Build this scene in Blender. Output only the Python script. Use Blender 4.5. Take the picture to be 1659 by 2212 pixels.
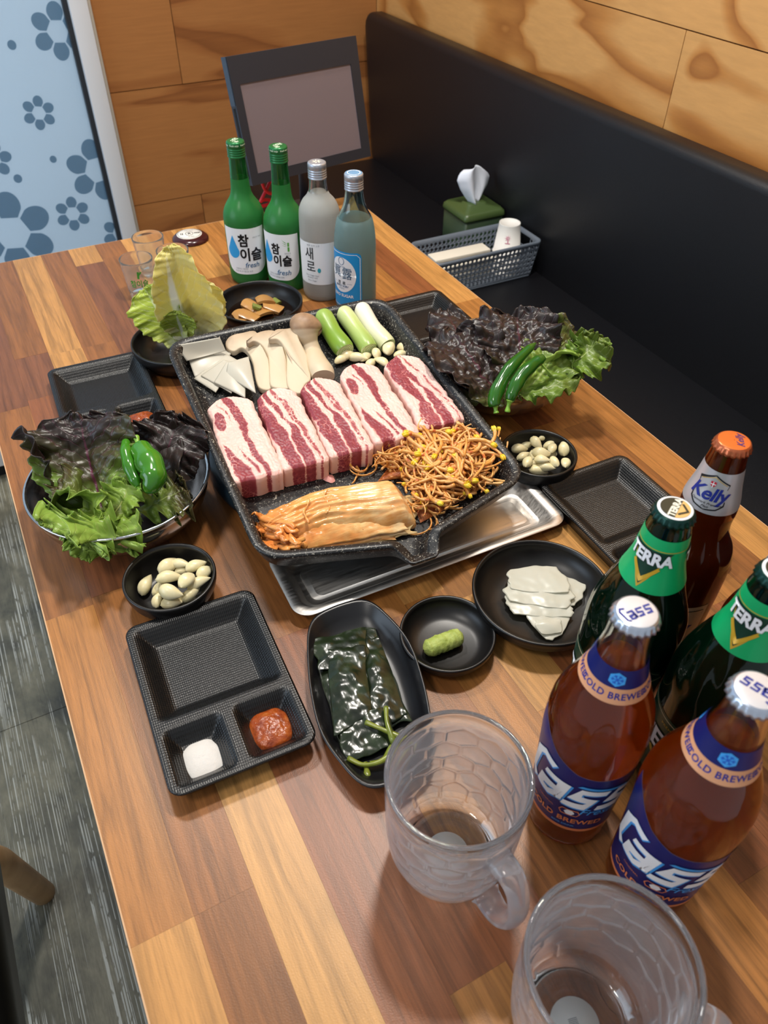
import bpy, bmesh, math, random
import numpy as np
from mathutils import Vector, Matrix, noise as mnoise
from mathutils.geometry import tessellate_polygon

SC = bpy.context.scene
COL = SC.collection
for _o in list(bpy.data.objects):
    bpy.data.objects.remove(_o)
random.seed(7)
PI = math.pi
TZ = 0.74            # height of the table top above the floor (metres)

# ------------------------------------------------------------------ camera
F_PX, PX_W, PX_H = 1662.2, 1659.0, 2212.0
CAM_H = 0.6265       # above the table top
PITCH, ROLL, YAW = 0.7559, 0.0118, 0.4911
_cy, _sy, _cp, _sp = math.cos(YAW), math.sin(YAW), math.cos(PITCH), math.sin(PITCH)
FWD = np.array([_sy*_cp, _cy*_cp, -_sp])
_r0 = np.array([_cy, -_sy, 0.0]); _u0 = np.cross(_r0, FWD)
RGT = math.cos(ROLL)*_r0 + math.sin(ROLL)*_u0
UPV = -math.sin(ROLL)*_r0 + math.cos(ROLL)*_u0
cam_d = bpy.data.cameras.new('camera'); cam = bpy.data.objects.new('camera', cam_d); COL.objects.link(cam)
cam.matrix_world = Matrix(((RGT[0], UPV[0], -FWD[0], 0.0), (RGT[1], UPV[1], -FWD[1], 0.0),
                           (RGT[2], UPV[2], -FWD[2], TZ+CAM_H), (0, 0, 0, 1)))
cam_d.sensor_fit = 'HORIZONTAL'; cam_d.sensor_width = 36.0
cam_d.lens = 36.0*F_PX/PX_W
cam_d.clip_start = 0.02; cam_d.clip_end = 50
cam_d.dof.use_dof = True; cam_d.dof.focus_distance = 0.86; cam_d.dof.aperture_fstop = 13.0
SC.camera = cam

# ------------------------------------------------------------------ world, lights, exposure
wd = bpy.data.worlds.new('world'); SC.world = wd; wd.use_nodes = True
_bg = wd.node_tree.nodes['Background']
_bg.inputs[0].default_value = (0.90, 0.95, 1.0, 1); _bg.inputs[1].default_value = 0.36

def area_light(name, loc, aim, size, power, color, size_y=None):
    d = bpy.data.lights.new(name, 'AREA'); o = bpy.data.objects.new(name, d); COL.objects.link(o)
    d.energy = power; d.color = color
    if size_y: d.shape = 'RECTANGLE'; d.size = size; d.size_y = size_y
    else: d.shape = 'DISK'; d.size = size
    o.location = loc
    o.rotation_euler = (Vector(aim)-Vector(loc)).to_track_quat('-Z', 'Y').to_euler()
    return o
area_light('ceiling_lamp_over_table', (0.62, 0.86, 2.50), (0.62, 0.86, 0), 0.16, 19, (1.0, 0.94, 0.85))
area_light('ceiling_lamp_far', (0.16, 1.45, 2.50), (0.16, 1.45, 0), 0.20, 13, (1.0, 0.95, 0.88))
area_light('ceiling_lamp_aisle', (-0.9, 0.2, 2.50), (-0.9, 0.2, 0), 0.4, 10, (1.0, 0.95, 0.88))
area_light('window_daylight', (-2.9, 0.9, 1.5), (0.4, 0.8, 0.7), 1.8, 26, (0.66, 0.82, 1.0), 1.5)
area_light('outdoor_daylight', (-1.3, 3.5, 1.3), (-1.3, 2.4, 1.1), 3.6, 100, (0.88, 0.94, 1.0), 2.4)
VS = SC.view_settings
VS.view_transform = 'Standard'; VS.look = 'None'; VS.gamma = 1.0; VS.use_curve_mapping = False
VS.exposure = 0.35
SC.cycles.max_bounces = 14; SC.cycles.transmission_bounces = 12; SC.cycles.transparent_max_bounces = 12
SC.cycles.sample_clamp_indirect = 6.0

# ------------------------------------------------------------------ helpers
def at(px, py, z=0.0):
    """A point measured in the photograph -> metres, on the plane z above the table top."""
    d = (px-PX_W/2)/F_PX*RGT - (py-PX_H/2)/F_PX*UPV + FWD
    t = (z-CAM_H)/d[2]
    p = np.array([0, 0, CAM_H]) + t*d
    return Vector(p)

def lin(c):
    if isinstance(c, str):
        c = [int(c[i:i+2], 16)/255 for i in (1, 3, 5)]
    return tuple((x/12.92 if x <= .04045 else ((x+.055)/1.055)**2.4) for x in c[:3]) + (1.0,)

class NT:
    """Small node-tree builder."""
    def __init__(s, name):
        s.m = bpy.data.materials.new(name); s.m.use_nodes = True
        s.t = s.m.node_tree; s.b = s.t.nodes['Principled BSDF']; s.out = s.t.nodes['Material Output']
    def n(s, typ, **kw):
        x = s.t.nodes.new(typ)
        for k, v in kw.items():
            if k.startswith('i_'):
                key = k[2:]; key = int(key) if key.isdigit() else key.replace('_', ' ')
                s.set(x.inputs[key], v)
            else: setattr(x, k, v)
        return x
    def set(s, sock, v):
        if hasattr(v, 'is_linked') or isinstance(v, bpy.types.NodeSocket): s.t.links.new(v, sock)
        else:
            if isinstance(v, str): v = lin(v)
            sock.default_value = v
    def coord(s, kind='Object', scale=(1, 1, 1), rot=(0, 0, 0), loc=(0, 0, 0)):
        tc = s.n('ShaderNodeTexCoord'); mp = s.n('ShaderNodeMapping')
        s.set(mp.inputs['Vector'], tc.outputs[kind])
        mp.inputs['Scale'].default_value = scale; mp.inputs['Rotation'].default_value = rot; mp.inputs['Location'].default_value = loc
        return mp.outputs[0]
    def noise(s, vec=None, scale=5, detail=3, rough=.5, dist=0):
        x = s.n('ShaderNodeTexNoise')
        if vec is not None: s.set(x.inputs['Vector'], vec)
        x.inputs['Scale'].default_value = scale; x.inputs['Detail'].default_value = detail
        x.inputs['Roughness'].default_value = rough; x.inputs['Distortion'].default_value = dist
        return x.outputs['Fac']
    def voro(s, vec, scale, feature='F1', rand=1.0):
        x = s.n('ShaderNodeTexVoronoi', feature=feature)
        s.set(x.inputs['Vector'], vec); x.inputs['Scale'].default_value = scale; x.inputs['Randomness'].default_value = rand
        return x
    def ramp(s, fac, stops, interp='LINEAR'):
        x = s.n('ShaderNodeValToRGB'); s.set(x.inputs[0], fac); cr = x.color_ramp; cr.interpolation = interp
        while len(cr.elements) < len(stops): cr.elements.new(0.5)
        for e, (p, c) in zip(cr.elements, stops):
            e.position = p; e.color = lin(c) if isinstance(c, str) else ((c, c, c, 1) if isinstance(c, (int, float)) else tuple(c))
        return x.outputs[0]
    def math(s, op, a, b=0.0, clamp=False):
        x = s.n('ShaderNodeMath', operation=op); x.use_clamp = clamp
        s.set(x.inputs[0], a); s.set(x.inputs[1], b); return x.outputs[0]
    def mix(s, fac, a, b, mode='MIX'):
        x = s.n('ShaderNodeMix', data_type='RGBA', blend_type=mode)
        s.set(x.inputs[0], fac); s.set(x.inputs[6], a); s.set(x.inputs[7], b); return x.outputs[2]
    def bump(s, h, strength=.3, dist=.002, normal=None):
        x = s.n('ShaderNodeBump'); s.set(x.inputs['Height'], h)
        x.inputs['Strength'].default_value = strength; x.inputs['Distance'].default_value = dist
        if normal is not None: s.set(x.inputs['Normal'], normal)
        return x.outputs[0]
    def p(s, **kw):
        for k, v in kw.items():
            s.set(s.b.inputs[k.replace('_', ' ')], v)
        return s
    def sep(s, vec):
        x = s.n('ShaderNodeSeparateXYZ'); s.set(x.inputs[0], vec); return x.outputs
    def translucent(s, fac, color):
        """adds a share of light passing through diffusely (thin leaves, frosted glass)"""
        tr = s.n('ShaderNodeBsdfTranslucent'); s.set(tr.inputs['Color'], color)
        mx = s.n('ShaderNodeMixShader'); s.set(mx.inputs[0], fac)
        s.t.links.new(s.b.outputs[0], mx.inputs[1]); s.t.links.new(tr.outputs[0], mx.inputs[2])
        s.t.links.new(mx.outputs[0], s.out.inputs[0]); return s

MATS = {}
def simple(name, color, rough=.5, metal=0.0, var=None, vscale=20, bump=0, bscale=60, bdist=.001, **kw):
    if name in MATS: return MATS[name]
    k = NT(name); v = k.coord()
    c = lin(color)
    if var: c = k.mix(k.ramp(k.noise(v, vscale, 4), [(.35, 0.0), (.65, 1.0)]), c, lin(var))
    k.p(Base_Color=c, Roughness=rough, Metallic=metal, **kw)
    if bump: k.p(Normal=k.bump(k.noise(v, bscale, 4), bump, bdist))
    MATS[name] = k.m
    return k.m

def mesh_data(name, V, Fc, mats=(), smooth=True, midx=None, uv=None, attrs=None):
    me = bpy.data.meshes.new(name)
    V = np.asarray(V, dtype=np.float64).reshape(-1, 3)
    me.from_pydata(V.tolist(), [], [tuple(int(i) for i in f) for f in Fc])
    for m in mats: me.materials.append(m)
    n = len(me.polygons)
    if smooth: me.polygons.foreach_set('use_smooth', np.ones(n, dtype=bool))
    if midx is not None: me.polygons.foreach_set('material_index', np.asarray(midx, dtype=np.int32))
    if uv is not None:
        lay = me.uv_layers.new(name='UVMap'); uv = np.asarray(uv, dtype=np.float32)
        li = np.empty(len(me.loops), dtype=np.int32); me.loops.foreach_get('vertex_index', li)
        lay.data.foreach_set('uv', uv[li].ravel())
    if attrs:
        for an, vals in attrs.items():
            a = me.attributes.new(an, 'FLOAT', 'POINT'); a.data.foreach_set('value', np.asarray(vals, dtype=np.float32))
    me.update()
    return me

def link(name, data, parent=None, loc=(0, 0, 0), rot=(0, 0, 0)):
    o = bpy.data.objects.new(name, data); COL.objects.link(o)
    if parent is not None: o.parent = parent
    o.location = loc; o.rotation_euler = rot
    return o

def tag(o, label, cat, group=None):
    o['label'] = label; o['category'] = cat
    if group: o['group'] = group
    return o
def thing(name, label, cat, loc=(0, 0, 0), rotz=0.0, group=None):
    return tag(link(name, None, None, loc, (0, 0, rotz)), label, cat, group)

class MB:
    """mesh builder: collects verts, faces, per-face material indices"""
    def __init__(s): s.V = []; s.F = []; s.M = []
    def add(s, V, Fc, mi=0):
        b = len(s.V); s.V.extend([tuple(v) for v in V]); s.F.extend([tuple(b+i for i in f) for f in Fc]); s.M.extend([mi]*len(Fc)); return s
    def box(s, x0, x1, y0, y1, z0, z1, mi=0, M=None):
        V = [(x, y, z) for z in (z0, z1) for y in (y0, y1) for x in (x0, x1)]
        if M is not None: V = [M @ Vector(v) for v in V]
        return s.add(V, [(0, 2, 3, 1), (4, 5, 7, 6), (0, 1, 5, 4), (2, 6, 7, 3), (0, 4, 6, 2), (1, 3, 7, 5)], mi)
    def grid(s, P, mi=0, closed_u=False, closed_v=False):
        """P[j][i] rows of points"""
        nv, nu = len(P), len(P[0]); V = [p for r in P for p in r]; Fc = []
        for j in range(nv if closed_v else nv-1):
            for i in range(nu if closed_u else nu-1):
                a, b = j*nu+i, j*nu+(i+1) % nu; c, d = ((j+1) % nv)*nu+(i+1) % nu, ((j+1) % nv)*nu+i
                Fc.append((a, b, c, d))
        return s.add(V, Fc, mi)
    def lathe(s, prof, seg=48, mi=0, mfun=None):
        rows = [[(r*math.cos(2*PI*i/seg), r*math.sin(2*PI*i/seg), z) for i in range(seg)] for r, z in prof]
        b = len(s.F); s.grid(rows, mi, closed_u=True)
        if mfun:
            for j in range(len(prof)-1):
                for i in range(seg): s.M[b+j*seg+i] = mfun(j)
        return s
    def tube(s, pts, rad, seg=10, mi=0, cap=True, flat=1.0):
        pts = [Vector(p) for p in pts]; n = len(pts)
        if not hasattr(rad, '__len__'): rad = [rad]*n
        rows = []; nrm = None
        for i in range(n):
            t = (pts[min(i+1, n-1)]-pts[max(i-1, 0)]).normalized()
            if nrm is None:
                nrm = t.orthogonal().normalized()
                if abs(t.z) < .9:
                    nrm = (Vector((0, 0, 1))-t*t.z).normalized()
            nrm = (nrm-t*nrm.dot(t)).normalized(); bi = t.cross(nrm)
            rows.append([pts[i]+(nrm*math.cos(2*PI*k/seg)*flat+bi*math.sin(2*PI*k/seg))*rad[i] for k in range(seg)])
        b = len(s.V); s.grid(rows, mi, closed_u=True)
        if cap:
            s.F.append(tuple(b+k for k in reversed(range(seg)))); s.M.append(mi)
            s.F.append(tuple(b+(n-1)*seg+k for k in range(seg))); s.M.append(mi)
        return s
    def loft(s, rings, mi=0, cap0=True, cap1=True):
        b = len(s.V); n = len(rings[0]); s.grid(rings, mi, closed_u=True)
        if cap0: s.F.append(tuple(b+k for k in reversed(range(n)))); s.M.append(mi)
        if cap1: s.F.append(tuple(b+(len(rings)-1)*n+k for k in range(n))); s.M.append(mi)
        return s
    def data(s, name, mats, smooth=True, uv=None, attrs=None):
        if not isinstance(mats, (list, tuple)): mats = [mats]
        return mesh_data(name, s.V, s.F, mats, smooth, s.M, uv, attrs)
    def obj(s, name, mats, parent=None, loc=(0, 0, 0), rot=(0, 0, 0), smooth=True, **kw):
        return link(name, s.data(name, mats, smooth, **kw), parent, loc, rot)

def autosharp(o, deg=35):
    """split normals where faces meet at a sharp angle"""
    me = o.data; bm = bmesh.new(); bm.from_mesh(me)
    for e in bm.edges:
        if len(e.link_faces) == 2 and e.calc_face_angle(0) > math.radians(deg): e.smooth = False
    bm.to_mesh(me); bm.free(); return o

def bevel_box(name, x0, x1, y0, y1, z0, z1, r, mat, parent=None, loc=(0, 0, 0), rot=(0, 0, 0), seg=2):
    bm = bmesh.new()
    bmesh.ops.create_cube(bm, size=1)
    for v in bm.verts:
        v.co = Vector(((x0+x1)/2+v.co.x*(x1-x0), (y0+y1)/2+v.co.y*(y1-y0), (z0+z1)/2+v.co.z*(z1-z0)))
    bmesh.ops.bevel(bm, geom=list(bm.edges), offset=r, segments=seg, affect='EDGES', profile=.5)
    me = bpy.data.meshes.new(name); bm.to_mesh(me); bm.free(); me.materials.append(mat)
    me.polygons.foreach_set('use_smooth', np.ones(len(me.polygons), dtype=bool))
    return autosharp(link(name, me, parent, loc, rot), 40)

def rrect(hw, hl, r, z, n=6, cx=0, cy=0):
    pts = []
    for q, (sx, sy) in enumerate(((1, 1), (-1, 1), (-1, -1), (1, -1))):
        for k in range(n+1):
            a = PI/2*q + PI/2*k/n
            pts.append((cx+sx*(hw-r)+r*math.cos(a), cy+sy*(hl-r)+r*math.sin(a), z))
    return pts

def spline(P, n):
    """Catmull-Rom through P, n samples"""
    P = [Vector(p) for p in P]; Q = [P[0]*2-P[1]]+P+[P[-1]*2-P[-2]]; out = []
    for k in range(n):
        t = k/(n-1)*(len(P)-1); i = min(int(t), len(P)-2); t -= i
        a, b, c, d = Q[i], Q[i+1], Q[i+2], Q[i+3]
        out.append(.5*((2*b)+(c-a)*t+(2*a-5*b+4*c-d)*t*t+(3*b-a-3*c+d)*t**3))
    return out
def interp(x, pts):
    return float(np.interp(x, [p[0] for p in pts], [p[1] for p in pts]))
def sm(a, b, x):
    t = min(1, max(0, (x-a)/(b-a))) if a != b else float(x >= a); return t*t*(3-2*t)
def nz(x, y, z=0.0): return mnoise.noise((x, y, z))

# flat print: text and polygons in a label plane (s, t), sliced and wrapped on to a surface
def text2d(body, size, bold=0.0, shear=0.0, cx=0.0, cy=0.0, sx=1.0, space=1.0):
    cu = bpy.data.curves.new('lettering', 'FONT'); cu.body = body; cu.size = size; cu.offset = bold; cu.shear = shear
    cu.align_x = 'CENTER'; cu.align_y = 'CENTER'; cu.space_character = space; cu.resolution_u = 3
    o = bpy.data.objects.new('lettering', cu); COL.objects.link(o)
    dg = bpy.context.evaluated_depsgraph_get(); me = bpy.data.meshes.new_from_object(o.evaluated_get(dg))
    V = [(v.co.x*sx+cx, v.co.y+cy) for v in me.vertices]; Fc = [tuple(p.vertices) for p in me.polygons]
    bpy.data.objects.remove(o); bpy.data.curves.remove(cu); bpy.data.meshes.remove(me)
    return V, Fc
def poly2d(pts):
    tri = tessellate_polygon([[Vector((x, y, 0)) for x, y in pts]])
    return list(pts), [tuple(t) for t in tri]
def stroke2d(pts, w, closed=False):
    """a pen stroke of width w along a polyline"""
    n = len(pts); P = [Vector(p) for p in pts]; L = []; R_ = []
    for i in range(n):
        a = P[(i-1) % n] if (closed or i > 0) else P[i]; b = P[(i+1) % n] if (closed or i < n-1) else P[i]
        t = (b-a).normalized(); nn = Vector((-t.y, t.x)); k = 1.0
        if 0 < i < n-1 or closed:
            t1 = (P[i]-a).normalized(); k = 1/max(.5, abs(nn.dot(Vector((-t1.y, t1.x)))))
        ww = w[i] if hasattr(w, '__len__') else w
        L.append(P[i]+nn*ww/2*k); R_.append(P[i]-nn*ww/2*k)
    V = [tuple(v) for v in L]+[tuple(v) for v in R_]; Fc = []
    for i in range(n if closed else n-1):
        j = (i+1) % n; Fc.append((i, n+i, n+j, j))
    return V, Fc
def ell(cx, cy, rx, ry, n=24): return [(cx+rx*math.cos(2*PI*k/n), cy+ry*math.sin(2*PI*k/n)) for k in range(n)]
def merge2d(*parts):
    V = []; Fc = []
    for v, f in parts:
        b = len(V); V += list(v); Fc += [tuple(b+i for i in q) for q in f]
    return V, Fc
def slice2d(g, step=.0035):
    V, Fc = g; bm = bmesh.new()
    vs = [bm.verts.new((x, y, 0)) for x, y in V]
    for f in Fc:
        try: bm.faces.new([vs[i] for i in f])
        except ValueError: pass
    bmesh.ops.triangulate(bm, faces=bm.faces[:])
    if step:
        for ax in (0, 1):
            lo = min(v.co[ax] for v in bm.verts); hi = max(v.co[ax] for v in bm.verts); st = step if ax == 0 else step*1.6
            k = math.floor(lo/st)+1
            while k*st < hi:
                no = Vector((1, 0, 0)) if ax == 0 else Vector((0, 1, 0))
                bmesh.ops.bisect_plane(bm, geom=bm.verts[:]+bm.edges[:]+bm.faces[:], plane_co=no*(k*st), plane_no=no); k += 1
    bm.verts.index_update()
    V2 = [(v.co.x, v.co.y) for v in bm.verts]; F2 = [tuple(v.index for v in f.verts) for f in bm.faces]; bm.free()
    return V2, F2
def printed(name, g, fn, mat, parent, step=.0035, smooth=True):
    """print g wrapped by fn(s, t) -> xyz"""
    V, Fc = slice2d(g, step)
    P = [fn(x, y) for x, y in V]
    # orient outwards: compare with fn's own frame
    me = mesh_data(name, P, Fc, [mat], smooth)
    return link(name, me, parent)
def wrap(rf, a0=0.0, z0=0.0, eps=.0004, rref=None):
    """label plane -> body of revolution; s runs round the bottle (to the viewer's right), front is local -Y"""
    def f(s, t):
        z = z0+t; r = rf(z)+eps; a = a0+s/(rref or rf(z0))
        return (r*math.sin(a), -r*math.cos(a), z)
    return f
def disc_at(z, rot=0.0):
    c, s_ = math.cos(rot), math.sin(rot)
    return lambda s, t: (s*c-t*s_, s*s_+t*c, z)
def label_patch(name, rf, a0, a1, zlo, zhi, mat, parent, nu=40, nv=16, eps=.00025):
    rows = []
    for j in range(nv+1):
        row = []
        for i in range(nu+1):
            a = a0+(a1-a0)*i/nu; lo, hi = zlo(a), zhi(a); z = lo+(hi-lo)*j/nv; r = rf(z)+eps
            row.append((r*math.sin(a), -r*math.cos(a), z))
        rows.append(row)
    return MB().grid(rows).obj(name, mat, parent)

# boxes with a dense top grid (meat, folded leaves)
def box_grid(N, M, top, bot, K=3, attr=None):
    """top(u,v), bot(u,v) -> xyz with u,v in 0..1; attr(u,v,w) -> value (w=1 top, 0 bottom)"""
    V = []; A = []; U = []; Fc = []; idx = {}
    def vert(i, j, k):
        if (i, j, k) not in idx:
            u, v, w = i/N, j/M, k/K
            a, b = Vector(top(u, v)), Vector(bot(u, v)); idx[(i, j, k)] = len(V)
            V.append(tuple(b.lerp(a, w))); U.append((u, v)); A.append(attr(u, v, w) if attr else 0)
        return idx[(i, j, k)]
    for j in range(M):
        for i in range(N):
            Fc.append((vert(i, j, K), vert(i+1, j, K), vert(i+1, j+1, K), vert(i, j+1, K)))
    for k in range(K):
        for i in range(N):
            Fc.append((vert(i, 0, k), vert(i+1, 0, k), vert(i+1, 0, k+1), vert(i, 0, k+1)))
            Fc.append((vert(i+1, M, k), vert(i, M, k), vert(i, M, k+1), vert(i+1, M, k+1)))
        for j in range(M):
            Fc.append((vert(0, j+1, k), vert(0, j, k), vert(0, j, k+1), vert(0, j+1, k+1)))
            Fc.append((vert(N, j, k), vert(N, j+1, k), vert(N, j+1, k+1), vert(N, j, k+1)))
    b = [vert(i, 0, 0) for i in range(N+1)]+[vert(N, j, 0) for j in range(1, M+1)]+[vert(i, M, 0) for i in range(N-1, -1, -1)]+[vert(0, j, 0) for j in range(M-1, 0, -1)]
    Fc.append(tuple(reversed(b)))
    return V, Fc, U, A

def leaf_mesh(name, ctrl, W, side, shape, mat, cup=.2, ruf=.01, freq=5, bump=.002, jag=.06, seed=0, nu=40, nv=56, roll=0.0, bfreq=60, tipfrill=1.0, vein=0.0):
    """a leaf grown along a spine through ctrl; UV = (across, along)"""
    S = spline(ctrl, nv+1); side = Vector(side).normalized(); V = []; U = []
    for j in range(nv+1):
        v = j/nv; t = (S[min(j+1, nv)]-S[max(j-1, 0)]).normalized()
        s_ = (side-t*side.dot(t)).normalized(); n_ = s_.cross(t).normalized()
        w = W*interp(v, shape)
        for i in range(nu+1):
            u = -1+2*i/nu; e = max(abs(u)**2.2, sm(.72, 1.0, v)**1.4*tipfrill)
            ww = w*(1+jag*(nz(v*14+seed, u*1.5, seed)+.6*nz(v*37, u, seed+9))*abs(u))
            ph = v*freq*2*PI+(1.7 if u > 0 else 0)+seed+u*2.2
            h = cup*w*(abs(u)**1.6)+ruf*e*(math.sin(ph)+.55*math.sin(2.37*ph+seed)+.5*nz(v*11+seed, u*4))
            q = S[j]+s_*(u*ww)
            h += bump*(nz(q.x*bfreq+seed, q.y*bfreq, q.z*bfreq)+.6*nz(q.x*bfreq*2.3, q.y*bfreq*2.3+seed, q.z*bfreq*2.3))*(1-.3*abs(u))
            if vein: h -= vein*math.exp(-(u*9)**2)*(1-v)
            q = q+n_*h-s_*(roll*w*u*abs(u)**3)
            q = q+t*(jag*.5*W*e*(nz(u*7+seed, v*3, 3.3)+.7*nz(u*19, seed, 1.1)) if v > .8 else 0)
            V.append(tuple(q)); U.append((u*.5+.5, v))
    n1 = nu+1
    Fc = [(j*n1+i, j*n1+i+1, (j+1)*n1+i+1, (j+1)*n1+i) for j in range(nv) for i in range(nu)]
    return mesh_data(name, V, Fc, [mat], True, None, U)
def thick(o, t=.0007):
    m = o.modifiers.new('thickness', 'SOLIDIFY'); m.thickness = t; m.offset = 0; return o
LETT = [(0, .16), (.12, .2), (.3, .55), (.5, .86), (.7, 1.0), (.85, .95), (.94, .72), (1, .3)]
OVAL = [(0, .3), (.15, .62), (.4, .92), (.62, 1.0), (.82, .86), (.93, .6), (1, .2)]

# ------------------------------------------------------------------ materials of the setting
def mat_stave():
    k = NT('table_wood'); v = k.coord(scale=(1, 1, 1)); oi = k.n('ShaderNodeObjectInfo')
    ofs = k.n('ShaderNodeVectorMath', operation='MULTIPLY_ADD')
    k.set(ofs.inputs[0], oi.outputs['Random']); ofs.inputs[1].default_value = (3.1, 7.7, 1.3); k.set(ofs.inputs[2], v)
    def mp(sc):
        m = k.n('ShaderNodeMapping'); k.set(m.inputs['Vector'], ofs.outputs[0]); m.inputs['Scale'].default_value = sc; return m.outputs[0]
    fig = k.noise(mp((11, .75, 4)), 3.0, 3, .55, 1.0)
    figure = k.ramp(k.math('FRACT', k.math('MULTIPLY', fig, 4.0)), [(0, .78), (.45, 1.10), (.85, .98), (1, .78)])
    grain = k.ramp(k.noise(mp((120, 4, 40)), 6, 5, .7), [(.3, .70), (.52, .98), (.75, 1.1)])
    streak = k.ramp(k.noise(mp((42, 1.1, 20)), 3, 4, .6, .6), [(.36, .70), (.50, 1.0), (.7, 1.06)])
    pores = k.ramp(k.noise(mp((260, 9, 90)), 5, 2, .6), [(.30, .62), (.40, 1.0)])
    c = k.mix(1.0, oi.outputs['Color'], figure, 'MULTIPLY'); c = k.mix(.8, c, grain, 'MULTIPLY'); c = k.mix(.5, c, pores, 'MULTIPLY'); c = k.mix(.75, c, streak, 'MULTIPLY')
    fine = k.noise(k.coord(scale=(1, 1, 1)), 900, 2)
    k.p(Base_Color=c, Roughness=.36, Specular_IOR_Level=.45, Normal=k.bump(fine, .25, .0004)); return k.m
def mat_ply(name, light, mid, dark, sc, flip):
    k = NT(name); v = k.coord(); oi = k.n('ShaderNodeObjectInfo')
    ofs = k.n('ShaderNodeVectorMath', operation='MULTIPLY_ADD')
    k.set(ofs.inputs[0], oi.outputs['Random']); ofs.inputs[1].default_value = (9.1, 17.7, 5.3); k.set(ofs.inputs[2], v)
    m = k.n('ShaderNodeMapping'); k.set(m.inputs['Vector'], ofs.outputs[0]); m.inputs['Scale'].default_value = sc
    n1 = k.noise(m.outputs[0], 1.7, 2, .45, .8)
    band = k.math('FRACT', k.math('MULTIPLY', n1, flip))
    c = k.ramp(band, [(0, mid), (.10, light), (.62, light), (.80, mid), (.97, dark), (1, mid)])
    m2 = k.n('ShaderNodeMapping'); k.set(m2.inputs['Vector'], ofs.outputs[0]); m2.inputs['Scale'].default_value = (sc[0]*5, sc[1]*5, sc[2]*16)
    c = k.mix(.35, c, k.ramp(k.noise(m2.outputs[0], 3, 4, .6), [(.3, .72), (.7, 1.1)]), 'MULTIPLY')
    kn = k.voro(m.outputs[0], 1.1); knot = k.ramp(kn.outputs['Distance'], [(.0, .25), (.045, .6), (.09, 1.0)])
    c = k.mix(.8, c, knot, 'MULTIPLY')
    k.p(Base_Color=c, Roughness=.45, Specular_IOR_Level=.35, Normal=k.bump(k.noise(m2.outputs[0], 8, 3), .1, .001)); return k.m
def mat_floor():
    k = NT('floor_vinyl_wood'); v = k.coord()
    def mp(sc):
        m = k.n('ShaderNodeMapping'); k.set(m.inputs['Vector'], v); m.inputs['Scale'].default_value = sc; return m.outputs[0]
    base = k.ramp(k.noise(mp((3, 2.2, 1)), 3, 5, .6, .4), [(.3, '#393a36'), (.45, '#605e50'), (.6, '#7d7966'), (.75, '#69675b')])
    dirt = k.ramp(k.noise(mp((14, 5, 1)), 5, 6, .7), [(.3, .7), (.7, 1.15)])
    c = k.mix(1.0, base, dirt, 'MULTIPLY')
    line = k.ramp(k.noise(mp((290, .7, 1)), 1.6, 1, .3, .1), [(.56, 0.0), (.60, 1.0)])
    patch = k.ramp(k.noise(mp((11, 2.6, 1)), 1.5, 2), [(.43, 0.0), (.50, 1.0)])
    brk = k.ramp(k.noise(mp((60, 22, 1)), 2.0, 2), [(.36, 0.0), (.44, 1.0)])
    f = k.math('MULTIPLY', k.math('MULTIPLY', line, patch), brk)
    c = k.mix(k.math('MULTIPLY', f, .85), c, lin('#c3c5bd'))
    crack = k.ramp(k.noise(mp((38, .7, 1)), 2.2, 3, .6, .8), [(.492, 1.0), (.5, .25), (.508, 1.0)])
    c = k.mix(.6, c, crack, 'MULTIPLY')
    k.p(Base_Color=c, Roughness=.42, Normal=k.bump(k.noise(mp((80, 12, 1)), 3, 4), .3, .001)); return k.m
M_STAVE = mat_stave()
M_PLYB = mat_ply('plywood_back', '#a36d3d', '#955f33', '#82502a', (.6, 1, 3.6), 2.2)
M_PLYR = mat_ply('plywood_right', '#cb985c', '#b67c40', '#9d6430', (1, 1.1, 2.0), 3.4)
M_GAP = simple('wall_batten', '#3b2513', .8)
M_FLOOR = mat_floor()
M_FGAP = simple('floor_screed', '#26262a', .9)
M_WHITE = simple('white_paint', '#d5d8dd', .38, bump=.04, bscale=30)
def mat_leather():
    k = NT('black_leatherette'); v = k.coord()
    vo = k.voro(v, 420, 'DISTANCE_TO_EDGE')
    h = k.math('ADD', k.ramp(vo.outputs[0], [(0, 0.0), (.12, 1.0)]), k.math('MULTIPLY', k.noise(v, 9, 3), 1.4))
    k.p(Base_Color='#101014', Roughness=.40, Specular_IOR_Level=.5, Normal=k.bump(h, .16, .0016)); return k.m
M_LEATHER = mat_leather()

# ------------------------------------------------------------------ floor, walls
def structure(o): o['kind'] = 'structure'; return o
FX0, FX1, FY0, FY1 = -2.34, 1.30, -0.9, 2.60
floor = structure(MB().box(FX0, FX1, FY0, FY1, -.08, -.003).obj('floor', M_FGAP))
x = -2.34; c = 0
while x < FX1-.01:
    w = .2; ofs = (1.063-.94*((c*2) % 5)/5*(1 if c != 10 else 0)) % .94
    y = FY0-.94+((ofs-FY0) % .94)
    while y < FY1:
        a, b = max(y, FY0), min(y+.94, FY1)
        if b-a > .02:
            p = MB().box(max(x, FX0)+.0006, min(x+w, FX1)-.0006, a+.0007, b-.0007, -.004, 0).obj('floor_plank', M_FLOOR, floor, smooth=False)
        y += .94
    x += w; c += 1

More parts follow.
